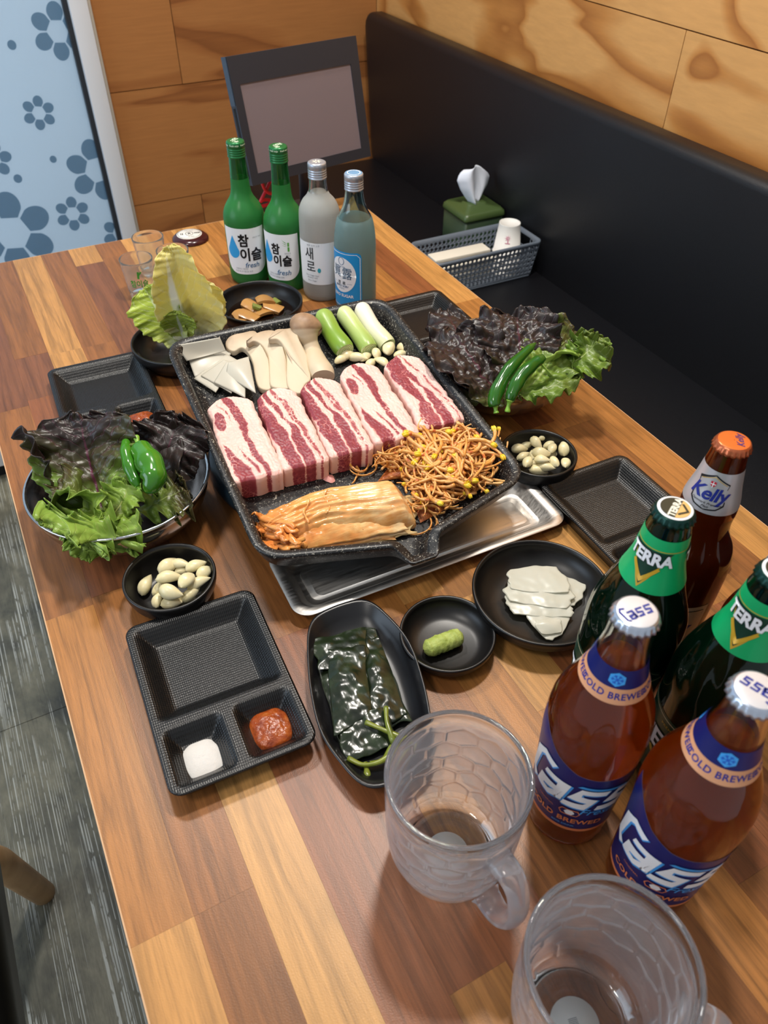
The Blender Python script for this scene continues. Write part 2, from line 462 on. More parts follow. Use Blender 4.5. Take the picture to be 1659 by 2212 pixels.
YB, XR = 2.465, 1.272
wall_back = structure(MB().box(.405, 1.30, YB+.012, YB+.09, 0, 2.55).obj('wall_back', M_GAP))
wall_right = structure(MB().box(XR+.012, XR+.09, -.9, YB+.012, 0, 2.55).obj('wall_right', M_GAP))
SEAMZ = [0]+[TZ+z for z in (-.64, -.325, -.008, .302, .615, .93, 1.25, 1.56)]+[2.55]
JB = {2: (.643,), 3: (1.02,), 4: (.638,), 1: (.9,), 5: (1.0,), 6: (.8,), 7: (.6,), 8: (1.0,)}
DOORX1 = .425
for r in range(1, len(SEAMZ)):
    z0, z1 = SEAMZ[r-1]+.0012, SEAMZ[r]-.0012
    js = [DOORX1]+[j for j in JB.get(r, ())]+[XR]
    for a, b in zip(js, js[1:]):
        MB().box(a+.001, b-.001, YB, YB+.012, z0, z1).obj('plywood_plank', M_PLYB, wall_back, smooth=False)
    js = [-.9, -.1+.33*(r % 3)]+([1.206] if r == 4 else [1.9-.4*(r % 2)])+[YB]
    if r == 5: js = [-.9, .3, 1.75, YB]
    for a, b in zip(js, js[1:]):
        MB().box(XR, XR+.012, a+.001, b-.001, z0, z1).obj('plywood_plank', M_PLYR, wall_right, smooth=False)

# frosted door with a white frame
door = structure(link('door_1', None)); door.location = (0, 0, 0)
def mat_film():
    k = NT('frosted_film'); v = k.coord()
    k.p(Base_Color=k.mix(k.noise(v, 1.5, 2), lin('#b4c4d0'), lin('#a8bac8')), Roughness=.55, Specular_IOR_Level=.25)
    k.translucent(.5, lin('#c3d0da')); return k.m
def mat_flower():
    k = NT('film_print'); k.p(Base_Color='#6d8ba3', Roughness=.6, Specular_IOR_Level=.2); k.translucent(.35, lin('#6f93b0')); return k.m
M_FILM, M_FLW = mat_film(), mat_flower()
YD = YB+.012
MB().box(-3.1, .362, YD, YD+.008, .06, 2.3).obj('pane', M_FILM, door, smooth=False)
bevel_box('frame_post', .369, .417, YB-.028, YB+.02, 0, 2.4, .004, M_WHITE, door)
bevel_box('frame_edge', .4165, .4265, YB-.014, YB+.012, 0, 2.4, .002, simple('frame_bead', '#b9b3a8', .5), door)
MB().box(.357, .370, YB-.012, YB+.012, .03, 2.35).obj('gasket', simple('black_rubber', '#1c2026', .6), door, smooth=False)
bevel_box('frame_post', -1.25, -1.2, YB-.028, YB+.02, 0.07, 2.3, .004, M_WHITE, door)
bevel_box('frame_rail', -3.1, .369, YB-.012, YB+.02, 0, .07, .004, M_WHITE, door)
bevel_box('frame_rail', -3.1, .369, YB-.012, YB+.02, 2.3, 2.4, .004, M_WHITE, door)
def flower(cx, cz, R, rot, clipx=.357):
    """six petals round an open centre, printed on the film"""
    for q in range(6):
        a = rot+q*PI/3; pts = []; side = []
        for kk in range(15):
            rho = R*(.375+.625*math.sin(kk/14*PI/2)); w_ = min(rho*math.tan(math.radians(26.5)), .300*R*math.sqrt(max(0, 1-((rho-.64*R)/(.3605*R))**2))); side.append((rho, w_))
        for rho, w_ in side+[(r_, -w_) for r_, w_ in reversed(side[:-1])]:
            pts.append((min(cx+rho*math.cos(a)-w_*math.sin(a), clipx), cz+rho*math.sin(a)+w_*math.cos(a)))
        if max(p[0] for p in pts)-min(p[0] for p in pts) < .002: continue
        V, Fc = poly2d(pts)
        link('flower_petal', mesh_data('flower_petal', [(x_, YD-.0008, TZ+z_) for x_, z_ in V], Fc, [M_FLW], False), door)
for a in ((.332, .149, .068, .45), (.230, -.037, .044, .35), (.348, -.208, .088, .62), (.247, -.320, .051, .4), (.066, -.345, .120, .4), (.078, -.138, .05, .1), (.371, -.405, .055, .3), (-.2, .02, .09, .2), (-.32, -.28, .06, .5)):
    flower(*a)
for cx_, cz_, r_ in ((.210, .129, .011), (.234, -.160, .0095), (.126, -.197, .0115), (.0, .05, .01), (-.1, -.2, .011)):
    V, Fc = poly2d(ell(cx_, cz_, r_, r_*1.05, 16))
    link('film_dot', mesh_data('film_dot', [(a, YD-.0008, TZ+b) for a, b in V], Fc, [M_FLW], False), door)

step = thing('door_step', 'low white painted step box with a dark bolt hole in front of the frosted door', 'step', (-.35, 1.95, 0))
bevel_box('body', -.35, .42, -.11, .25, .055, .26, .004, M_WHITE, step)
MB().box(-.33, .40, -.07, .24, 0, .056).obj('plinth', simple('black_plinth', '#101114', .7), step, smooth=False)
MB().lathe([(0, 0), (.011, 0), (.011, .004), (.006, .006), (0, .006)], 16).obj('bolt', simple('bolt_dark', '#4a4038', .5, .3), step, (.176, -.110, .128), (PI/2, 0, 0))

# ------------------------------------------------------------------ bench along the right wall
bench = thing('bench', 'long black leatherette bench with a padded backrest along the plywood wall', 'bench', (1.0, .9, 0))
def bench_part(name, prof, y0, y1, endr=.03):
    """profile (x,z) extruded along y with rounded ends"""
    rings = []; cx = sum(p[0] for p in prof)/len(prof); cz = sum(p[1] for p in prof)/len(prof)
    for q in range(6):
        t = q/5; k = 1-(endr*(1-math.sin(t*PI/2)))/.12; rings.append((y0+endr*(1-math.cos(t*PI/2)), k))
    ys = rings+[(y0+(y1-y0)*q/8, 1) for q in range(1, 8)]+[(y0+y1-a, b) for a, b in reversed(rings)]
    R_ = [[(cx+(px_-cx)*k-1.0, y-.9, cz+(pz_-cz)*k) for px_, pz_ in prof] for y, k in ys]
    return MB().loft(list(reversed(R_))).obj(name, M_LEATHER, bench)
zs = TZ-.285
def rounded(x0, x1, z0, z1, r, n=6):
    return [(a, b) for a, b, _ in rrect((x1-x0)/2, (z1-z0)/2, r, 0, n, (x0+x1)/2, (z0+z1)/2)]
bench_part('seat', rounded(.77, 1.262, zs-.11, zs, .022), -.8, 2.42, .02)
bp = rounded(1.228, 1.268, zs-.02, TZ+.138, .0195)
bench_part('backrest', [(a-.022*sm(zs, TZ+.14, b)*(1 if a < 1.25 else 0), b) for a, b in bp], -.8, 2.425, .03)
MB().box(-.18, .255, -1.6, 1.5, 0, zs-.105).obj('base', simple('bench_base', '#1b1512', .6), bench, smooth=False)

# ------------------------------------------------------------------ table of glued staves
XL, XRT, YF, YN = -.0716, .7011, 1.475, -.25
table = thing('dining_table', 'wooden dining table of light and dark butcher-block staves, covered with dishes', 'table', (0, 0, 0))
LIGHT, TAN, MID, DARK, RED = '#bb874a', '#a66f38', '#8f5b2f', '#784a2e', '#88512f'
PW = (XRT-XL)/16
fixed = {0: [(1.475, 1.452, LIGHT), (1.452, 1.0, DARK), (1.0, .60, MID), (.60, .255, TAN), (.255, -.25, LIGHT)],
         1: [(1.475, 1.13, MID), (1.13, 1.012, DARK), (1.012, .61, RED), (.61, .255, MID), (.255, -.25, MID)],
         2: [(1.475, 1.12, LIGHT), (1.12, .985, LIGHT), (.985, .62, DARK), (.62, .47, TAN), (.47, .05, '#bb8a4f'), (.05, -.25, MID)],
         3: [(1.475, 1.118, MID), (1.118, .985, MID), (.985, .5, MID), (.5, .1, RED), (.1, -.25, TAN)],
         4: [(1.475, 1.40, LIGHT), (1.40, .99, DARK), (.99, .47, MID), (.47, .12, RED), (.12, -.25, TAN)],
         5: [(1.475, 1.41, MID), (1.41, 1.03, MID), (1.03, .6, DARK), (.6, .19, TAN), (.19, -.25, RED)],
         6: [(1.475, 1.27, LIGHT), (1.27, .9, MID), (.9, .44, TAN), (.44, .1, MID), (.1, -.25, DARK)],
         7: [(1.475, 1.2, TAN), (1.2, .8, DARK), (.8, .45, LIGHT), (.45, .2, TAN), (.2, -.25, MID)],
         8: [(1.475, 1.25, LIGHT), (1.25, .9, MID), (.9, .43, TAN), (.43, .28, LIGHT), (.28, -.25, TAN)],
         9: [(1.475, 1.33, TAN), (1.33, .85, DARK), (.85, .42, MID), (.42, .08, RED), (.08, -.25, MID)],
         10: [(1.475, 1.1, LIGHT), (1.1, .6, MID), (.6, .33, TAN), (.33, -.25, RED)],
         11: [(1.475, 1.28, TAN), (1.28, .9, MID), (.9, .47, RED), (.47, .1, LIGHT), (.1, -.25, MID)],
         12: [(1.475, 1.02, MID), (1.02, .7, TAN), (.7, .4, TAN), (.4, -.25, MID)],
         13: [(1.475, 1.05, TAN), (1.05, .64, RED), (.64, .3, TAN), (.3, -.25, RED)],
         14: [(1.475, 1.0, RED), (1.0, .62, TAN), (.62, .2, MID), (.2, -.25, TAN)],
         15: [(1.475, .98, LIGHT), (.98, .45, TAN), (.45, .1, LIGHT), (.1, -.25, TAN)]}
for i in range(16):
    for y1, y0, cc in fixed[i]:
        o = MB().box(XL+i*PW+.00005, XL+(i+1)*PW-.00005, y0+.00005, y1-.00005, TZ-.027, TZ-.0003*random.random()).obj('stave', M_STAVE, table, smooth=False)
        j = random.uniform(.93, 1.06); cl = lin(cc); o.color = (cl[0]*j, cl[1]*j, cl[2]*j, 1)
MB().box(XL+.01, XRT-.01, YN+.01, YF-.01, TZ-.032, TZ-.026).obj('underside', simple('table_underside', '#3a2a1e', .8), table, smooth=False)
M_EDGE = simple('table_edge_band', '#c9a078', .5)
for (a, b, c_, d) in ((XL-.0012, XL, YN, YF+.0012), (XRT, XRT+.0012, YN, YF+.0012), (XL, XRT, YF, YF+.0012), (XL, XRT, YN-.0012, YN)):
    MB().box(a, b, c_, d, TZ-.03, TZ-.0004).obj('edge_band', M_EDGE, table, smooth=False)
M_BLKMET = simple('black_metal', '#141416', .45, .6)
for x_ in (.06, .57):
    for y_ in (-.12, 1.34):
        MB().box(x_-.022, x_+.022, y_-.022, y_+.022, 0, TZ-.031).obj('leg', M_BLKMET, table, smooth=False)

# ------------------------------------------------------------------ chair in the aisle
chair = thing('dining_chair', 'chair with glossy black cushion and pale round wooden leg beside the table', 'chair', (-.449, .42, 0))
M_SEAT = NT('glossy_black_vinyl'); _v = M_SEAT.coord()
M_SEAT.p(Base_Color='#0b0a08', Roughness=.30, Specular_IOR_Level=.3, Normal=M_SEAT.bump(M_SEAT.noise(_v, 22, 3), .25, .003)); M_SEAT = M_SEAT.m
sr = [rrect(.215-k, .245-k, .07, TZ-.29-dz) for k, dz in ((.012, .085), (0, .075), (0, .03), (.006, .014), (.02, .004), (.05, 0))]
MB().loft(sr).obj('seat', M_SEAT, chair)
M_LEGW = simple('chair_leg_wood', '#d3ab7c', .5, var='#c0976a', vscale=30)
for (sx, sy) in ((1, 1), (1, -1), (-1, 1), (-1, -1)):
    MB().tube([(sx*.184, sy*.288, .001), (sx*.172, sy*.26, .2), (sx*.15, sy*.215, TZ-.372)], [.019, .022, .026], 16).obj('leg', M_LEGW, chair)
MB().loft([rrect(.15, .2, .03, TZ-.392), rrect(.15, .2, .03, TZ-.374)]).obj('seat_frame', M_LEGW, chair)

# ------------------------------------------------------------------ dishes on the table
M_CERAM = simple('black_matte_ceramic', '#0f0d0d', .36, bump=.05, bscale=500, bdist=.0003, Specular_IOR_Level=.5)
def mat_linen():
    k = NT('black_linen_plastic'); v = k.coord()
    w1 = k.n('ShaderNodeTexWave', wave_type='BANDS', bands_direction='X'); k.set(w1.inputs['Vector'], v); w1.inputs['Scale'].default_value = 165; w1.inputs['Distortion'].default_value = 1.2; w1.inputs['Detail Scale'].default_value = 3
    w2 = k.n('ShaderNodeTexWave', wave_type='BANDS', bands_direction='Y'); k.set(w2.inputs['Vector'], v); w2.inputs['Scale'].default_value = 120; w2.inputs['Distortion'].default_value = 1.5; w2.inputs['Detail Scale'].default_value = 3
    h = k.math('ADD', w1.outputs['Fac'], k.math('MULTIPLY', w2.outputs['Fac'], .6))
    k.p(Base_Color='#0a0a0b', Roughness=.34, Specular_IOR_Level=.55, Normal=k.bump(h, .40, .0005)); return k.m
M_LINEN = mat_linen()
def mat_steel(name, rough, aniso_scale, col='#c9cacc'):
    k = NT(name); v = k.coord(scale=aniso_scale)
    n_ = k.noise(v, 8, 4, .6)
    k.p(Base_Color=lin(col), Metallic=1.0, Roughness=k.ramp(n_, [(.3, rough*.8), (.7, rough*1.25)]), Normal=k.bump(n_, .05, .0004)); return k.m
M_STEEL = mat_steel('polished_steel', .16, (6, 6, 60))
M_TRAY = mat_steel('brushed_tray_steel', .42, (4, 60, 20), '#d6d2cd')

def bowl_mesh(name, r, h, foot, mat, wall=.0035, deep=.006, curve=1.0, seg=64, lip=.0):
    """a round dish: rim radius r, height h, foot radius"""
    prof = [(0, .0015), (foot-.004, .0015), (foot-.003, 0), (foot, 0)]
    for k in range(1, 10):
        t = k/10; prof.append((foot+(r-foot)*(math.sin(t*PI/2)**(.85*curve)), (h-.002)*t**1.25+.001*(1-t)))
    prof += [(r+lip, h-.0018), (r+lip-.0005, h-.0004), (r-wall*.5, h), (r-wall+.0003, h-.0006)]
    ri, fi = r-wall, foot-.002
    for k in range(9, -1, -1):
        t = k/10; prof.append((fi+(ri-fi)*(math.sin(t*PI/2)**(.85*curve)), deep+(h-.002-deep)*t**1.35))
    prof += [(fi*.6, deep-.0008), (0, deep-.001)]
    return MB().lathe(prof, seg).data(name, mat)

def dish(name, label, cat, c, r, h, foot, mat=M_CERAM, group=None, **kw):
    o = link(name, bowl_mesh(name, r, h, foot, mat, **kw), None, (c[0], c[1], TZ))
    return tag(o, label, cat, group)
GB1 = (.0555, .571); GB2 = (.516, .563)
dish('garlic_bowl', 'small black bowl of garlic cloves behind the sauce plate with salt', 'bowl', GB1, .0475, .034, .030, deep=.004)
dish('garlic_bowl', 'small black bowl of garlic cloves beside the steel bowl with the long chillies', 'bowl', GB2, .0470, .034, .030, deep=.004)
WB = (.2775, .3835)
dish('sauce_dish', 'small black sauce dish holding a log of green wasabi', 'dish', WB, .0475, .024, .030, deep=.004)
RB = (.388, .381)
dish('radish_dish', 'wide black dish holding pale pickled radish slices', 'dish', RB, .0715, .032, .045, deep=.004)
CB = (.2, 1.018)
dish('cabbage_dish', 'wide black dish from which yellow cabbage leaves stand up', 'dish', CB, .0690, .036, .045, deep=.005)
KB = (.3465, 1.073)
dish('pickle_dish', 'wide black dish of soy pickled onion by the soju bottles', 'dish', KB, .0680, .036, .045, deep=.005)
LB = (.0445, .716); LR = (.575, .735)
def steel_bowl(label, c, r, h):
    root = thing('steel_bowl', label, 'bowl', (c[0], c[1], TZ))
    prof = [(0, .001), (.045, .001), (.047, 0)]
    for k in range(1, 11): t = k/10; prof.append((.047+(r-.047)*math.sin(t*PI/2)**.9, (h-.001)*t**1.5))
    prof += [(r+.0022, h-.001), (r+.003, h+.0008), (r+.0018, h+.0022), (r-.0005, h+.0018)]
    for k in range(10, 0, -1): t = k/10; prof.append((.046+(r-.0485)*math.sin(t*PI/2)**.9 if 0 else .045+(r-.0462)*math.sin(t*PI/2)**.9, .0012+(h-.001)*t**1.5))
    prof += [(.04, .0022), (0, .0022)]
    MB().lathe(prof, 72).obj('body', M_STEEL, root)
    return root
steel_bowl('brushed steel bowl heaped with red lettuce beside the table edge and the garlic', LB, .0985, .060)
steel_bowl('brushed steel bowl heaped with lettuce and long chillies on the bench side', LR, .0985, .060)

# three-compartment plates
def plate_height(x, y):
    H = .021
    def well(x0, x1, y0, y1, slope, depth):
        d = min(x-x0, x1-x, y-y0, y1-y)
        # slightly rounded corners
        rx, ry = min(x-x0, x1-x), min(y-y0, y1-y); r = .010
        if rx < r and ry < r: d = min(d, r-math.hypot(r-rx, r-ry))
        return depth*sm(-.02, 1.02, max(0, d)/slope) if d > 0 else 0
    return H-max(well(-.0600, .0600, -.0235, .0915, .021, .0165), well(-.0600, -.0035, -.0915, -.0305, .016, .0150), well(.0035, .0600, -.0915, -.0305, .016, .0150))
def plate_mesh():
    NX, NY = 88, 132; hw, hl, r = .0655, .0972, .013; V = []; Fc = []
    def clampc(x, y):
        ax, ay = abs(x)-(hw-r), abs(y)-(hl-r)
        if ax > 0 and ay > 0:
            d = math.hypot(ax, ay)
            # map square corner to the round one
            m_ = max(ax, ay)/d; ax, ay = ax*m_, ay*m_
            return math.copysign(hw-r+ax, x), math.copysign(hl-r+ay, y)
        return x, y
    for j in range(NY+1):
        for i in range(NX+1):
            x, y = -hw+2*hw*i/NX, -hl+2*hl*j/NY
            x2, y2 = clampc(x, y); e = min(hw-abs(x), hl-abs(y))
            z = plate_height(x2, y2)-(.0012*(1-min(1, e/.0022))**2)
            V.append((x2, y2, z))
    n1 = NX+1
    for j in range(NY):
        for i in range(NX): Fc.append((j*n1+i, j*n1+i+1, (j+1)*n1+i+1, (j+1)*n1+i))
    ring = [i for i in range(NX+1)]+[j*n1+NX for j in range(1, NY+1)]+[NY*n1+i for i in range(NX-1, -1, -1)]+[j*n1 for j in range(NY-1, 0, -1)]
    prev = ring
    for k, dz in ((.985, .017), (.90, .0015), (.89, 0)):
        nr = []
        for q in ring:
            nr.append(len(V)); V.append((V[q][0]*k, V[q][1]*k, dz))
        for a in range(len(ring)):
            b = (a+1) % len(ring); Fc.append((prev[b], prev[a], nr[a], nr[b]))
        prev = nr
    Fc.append(tuple(reversed(prev)))
    return mesh_data('sauce_plate', V, Fc, [M_LINEN])
PLATE = plate_mesh()
PLATES = {}
for key, label, cx, cy, rz in (
        ('front', 'black three-part sauce plate holding white salt and red paste', .0575, .4355, -.045),
        ('left', 'black three-part sauce plate partly hidden behind the red lettuce bowl by the table edge', .0745, .945, -.04),
        ('right', 'empty brown-black three-part sauce plate beside the amber beer bottles', .5530, .4300, -.02),
        ('far', 'black three-part plate behind the grill pan and the dark lettuce of the bench side', .567, .9085, -.02)):
    o = link('sauce_plate', PLATE, None, (cx, cy, TZ), (0, 0, rz)); tag(o, label, 'plate', 'three-part sauce plates'); PLATES[key] = o

# oval dish
OV = (.180, .3660); OVA = -.235
def oval_mesh():
    L_, W_ = .1010, .0520
    def ring(k, z, wob):
        out = []
        for q in range(72):
            a = 2*PI*q/72; c_, s_ = math.cos(a), math.sin(a); e = 2.5
            w = 1+wob*.022*math.sin(6*a+.4)
            out.append((W_*k*w*math.copysign(abs(c_)**(2/e), c_), (L_*k+.0 if k > .2 else L_*k)*w*math.copysign(abs(s_)**(2/e), s_), z))
        return out
    R_ = [ring(.02, .0015, 0), ring(.62, .0012, 0), ring(.64, 0, 0), ring(.67, 0, 0), ring(.80, .005, .2), ring(.92, .0135, .6), ring(1.0, .0230, 1), ring(1.0, .0244, 1), ring(.975, .0250, 1), ring(.955, .0240, 1), ring(.88, .0150, .6), ring(.78, .0080, .2), ring(.64, .0046, 0), ring(.3, .0040, 0), ring(.02, .0040, 0)]
    return MB().loft(R_, 0, True, True).data('oval_dish', M_CERAM2)
_k = NT('black_glazed_ceramic'); _k.p(Base_Color='#121215', Roughness=.32, Normal=_k.bump(_k.noise(_k.coord(), 60, 3), .1, .001)); M_CERAM2 = _k.m
tag(link('oval_dish', oval_mesh(), None, (OV[0], OV[1], TZ), (0, 0, OVA)), 'oval black dish with a wavy rim holding dark pickled leaves', 'dish')

# steel drip tray
TRC = (.3235, .516)
tray = thing('drip_tray', 'long brushed steel drip tray half under the grill pan', 'tray', (TRC[0], TRC[1], TZ), -.027)
def tr(hx, hy, r, z): return rrect(hx, hy, r, z, 8)
MB().loft([tr(.140, .024, .010, .0022), tr(.140, .024, .010, .0006), tr(.146, .030, .012, .0006), tr(.1545, .0395, .014, .0105), tr(.158, .0425, .016, .0142), tr(.167, .0500, .019, .0146), tr(.1675, .0505, .0195, .0150), tr(.167, .0500, .019, .0156), tr(.1575, .0420, .016, .0154), tr(.1535, .0385, .014, .0120),
           tr(.1465, .031, .012, .0026), tr(.1445, .0290, .010, .0016), tr(.1345, .0210, .008, .0016), tr(.1315, .0190, .007, .0030)], 0).obj('body', M_TRAY, tray)

# ------------------------------------------------------------------ grill pan with a pointed front, and the stove under it
P0 = Vector((.291, .504, .075)); PT, PYAW = .086, -.052
PFX = Vector((math.cos(PYAW), math.sin(PYAW), 0)); PFY = Vector((-math.sin(PYAW)*math.cos(PT), math.cos(PYAW)*math.cos(PT), math.sin(PT))); PN = PFX.cross(PFY)
PANM = Matrix(((PFX[0], PFY[0], PN[0], P0[0]), (PFX[1], PFY[1], PN[1], P0[1]), (PFX[2], PFY[2], PN[2], P0[2]+TZ), (0, 0, 0, 1)))
PFLOOR = -.034
def panw(a, b, h=0.0): return PANM @ Vector((a, b, PFLOOR+h))
PROT = PANM.to_3x3().to_euler()
def mat_granite():
    k = NT('speckled_black_coating'); v = k.coord(); oi = k.coord(scale=(1, 1, 1))
    base = k.ramp(k.noise(v, 300, 2), [(.35, '#121213'), (.7, '#1e1f22')])
    a = k.ramp(k.noise(v, 330, 2, .6, .4), [(.655, 0.0), (.69, .9)])
    b = k.ramp(k.noise(k.coord(loc=(3, 1, 2)), 640, 1, .5, .3), [(.655, 0.0), (.70, .6)])
    big = k.ramp(k.noise(k.coord(loc=(7, 5, 1)), 170, 2, .6, .8), [(.675, 0.0), (.69, .9)])
    f = k.math('MAXIMUM', k.math('MAXIMUM', a, b), big)
    k.p(Base_Color=k.mix(f, base, lin('#9f9b90')), Roughness=.38, Specular_IOR_Level=.5, Normal=k.bump(k.noise(v, 500, 2), .15, .0005)); return k.m
M_GRAN = mat_granite()
def pan_outline(off, n=8):
    """pan outline moved inwards by off: square back corners, V front with a spout in the middle"""
    W, L, V_ = .156, .385, .040
    # corner points and radii, counter clockwise from back right
    pts = [((W, L), .038), ((-W, L), .038), ((-W, 0), .040), ((-.026, -V_*.90), .012), ((-.015, -V_-.017), .008), ((.015, -V_-.017), .008), ((.026, -V_*.90), .012), ((W, 0), .040)]
    P = [Vector(p) for p, r in pts]; m = len(P); Q = []
    for i in range(m):   # offset edges inward
        a, b, c_ = P[i-1], P[i], P[(i+1) % m]
        n1 = Vector((-(b-a).y, (b-a).x)).normalized(); n2 = Vector((-(c_-b).y, (c_-b).x)).normalized()
        k = (n1+n2); k = k/max(.35, k.dot(n1)); Q.append(b+k*off)
    out = []
    for i in range(m):
        a, b, c_ = Q[i-1], Q[i], Q[(i+1) % m]; r = pts[i][1]
        conv = (b-a).cross(c_-b) > 0; r = max(.002, r-off if conv else r+off)
        t1 = (a-b).normalized(); t2 = (c_-b).normalized(); ang = t1.angle(t2); d = min(r/math.tan(ang/2), (a-b).length*.49, (c_-b).length*.49)
        s, e = b+t1*d, b+t2*d
        for q in range(n+1):
            t = q/n; out.append((1-t)**2*s+2*t*(1-t)*b+t*t*e)
    return out
def pan_ring(off, z, sp=0.0):
    R_ = []
    for p in pan_outline(off):
        dip = sp*sm(-.026, -.050, p.y)*sm(.030, .020, abs(p.x))
        R_.append((p.x, p.y, z-dip))
    return R_
pan = MB()
pan.loft([pan_ring(.034, -.0385), pan_ring(.020, -.0375), pan_ring(.009, -.026, .0), pan_ring(.0015, -.008, .007), pan_ring(0, -.0025, .008), pan_ring(.0006, -.0006, .009), pan_ring(.003, .0, .0105),
          pan_ring(.0085, -.0008, .0125), pan_ring(.0115, -.0042, .010), pan_ring(.0165, -.027, .0), pan_ring(.0205, -.0322, .0), pan_ring(.028, -.034, 0)])
pan.F[-1:] = []; pan.M.pop()
fr_ = [pan_ring(.028, -.034, 0)]
floor_ = [(p[0], p[1], -.0338) for p in fr_[0]]
from mathutils.geometry import tessellate_polygon as _tp
pan.add(floor_, [tuple(t) for t in _tp([[Vector((a, b, 0)) for a, b, c in floor_]])])
pan = link('grill_pan', pan.data('grill_pan', M_GRAN)); pan.matrix_world = PANM
tag(pan, 'black speckled grill pan with pointed pouring front, full of raw pork and vegetables', 'pan')
M_NAVY = simple('navy_enamel', '#20303c', .3, bump=.1, bscale=40)
stove = thing('gas_stove', 'round dark navy table stove mostly hidden under the grill pan', 'stove', (.295, .702, TZ))
MB().lathe([(0, .006), (.140, .006), (.147, .010), (.150, .018), (.148, .027), (.142, .0305), (.13, .0300), (.11, .022), (0, .022)], 72).obj('body', M_NAVY, stove)
MB().lathe([(0, .022), (.034, .022), (.034, .029), (.030, .031), (0, .031)], 32).obj('burner', M_BLKMET, stove)
for k in range(4):
    a = PI/4+k*PI/2; hz = PANM @ Vector((0, 0, 0))
    # support height follows the tilted pan bottom
    rr = .082; wx, wy = .295+rr*math.cos(a), .702+rr*math.sin(a)
    zb = P0.z+(wy-P0.y)*math.tan(PT)-.0420/math.cos(PT)
    MB().box(-.016, .016, -.004, .004, .022, zb).obj('pan_support', M_BLKMET, stove, (rr*math.cos(a), rr*math.sin(a), 0), (0, 0, a), smooth=False)
for k in range(4):
    a = k*PI/2+.3
    MB().lathe([(0, 0), (.012, 0), (.014, .007), (0, .007)], 16).obj('foot', M_BLKMET, stove, (.11*math.cos(a), .11*math.sin(a), 0))

# ------------------------------------------------------------------ bottles, mugs, glasses
def glass(name, col, rough=.02, ior=1.5, diffuse=0.0, dcol=None):
    k = NT(name)
    k.p(Base_Color=lin(col), Roughness=rough, IOR=ior, Transmission_Weight=1.0)
    if diffuse:
        d = k.n('ShaderNodeBsdfDiffuse'); k.set(d.inputs[0], lin(dcol or col)); t = k.n('ShaderNodeBsdfTranslucent'); k.set(t.inputs[0], lin(dcol or col))
        a = k.n('ShaderNodeMixShader'); a.inputs[0].default_value = .55; k.t.links.new(d.outputs[0], a.inputs[1]); k.t.links.new(t.outputs[0], a.inputs[2])
        b = k.n('ShaderNodeMixShader'); b.inputs[0].default_value = diffuse; k.t.links.new(k.b.outputs[0], b.inputs[1]); k.t.links.new(a.outputs[0], b.inputs[2])
        k.t.links.new(b.outputs[0], k.out.inputs[0])
    return k.m
def liquid(name, col, density):
    k = NT(name); k.p(Base_Color=(1, 1, 1, 1), Roughness=0.0, IOR=1.34, Transmission_Weight=1.0)
    va = k.n('ShaderNodeVolumeAbsorption'); k.set(va.inputs[0], lin(col)); va.inputs[1].default_value = density
    k.t.links.new(va.outputs[0], k.out.inputs['Volume']); return k.m
M_CLEAR = glass('clear_glass', '#fafcfb', .02, 1.45)
M_THIN = glass('thin_clear_glass', '#fbfdfc', .05, 1.18, .07, '#e6ecec')
M_AMBERG = glass('dark_amber_glass', '#d07038', .03, 1.5, .22, '#8e4016')
M_GREENG = glass('dark_green_glass', '#246a42', .03, 1.5, .16, '#134a30')
M_SOJUG = glass('frosted_green_glass', '#66c079', .28, 1.45, .52, '#55b468')
M_SOJUN = glass('green_glass', '#62b873', .04, 1.45, .14, '#469c58')
M_FROST = glass('frosted_clear_glass', '#f6f8f8', .30, 1.35, .52, '#dcdfdd')
M_FROSTB = glass('frosted_blue_glass', '#cfe6e8', .26, 1.38, .40, '#a9c8cb')
M_BLUEN = glass('pale_blue_glass', '#cbe5e8', .03, 1.42)
def beer(name, col, density, dcol, share):
    k = NT(name); k.p(Base_Color=(1, 1, 1, 1), Roughness=0.0, IOR=1.34, Transmission_Weight=1.0)
    va = k.n('ShaderNodeVolumeAbsorption'); k.set(va.inputs[0], lin(col)); va.inputs[1].default_value = density
    k.t.links.new(va.outputs[0], k.out.inputs['Volume'])
    k.translucent(share, lin(dcol)); return k.m
M_BEER = beer('amber_beer', '#e89432', 30, '#df8424', .55)
def paper(name, col, rough=.45): return simple(name, col, rough, Specular_IOR_Level=.4)
INK_W, INK_N, INK_K, INK_G = paper('print_white', '#eef0f4'), paper('print_navy', '#1c2a86'), paper('print_black', '#15161a'), paper('print_grey', '#8d949c')

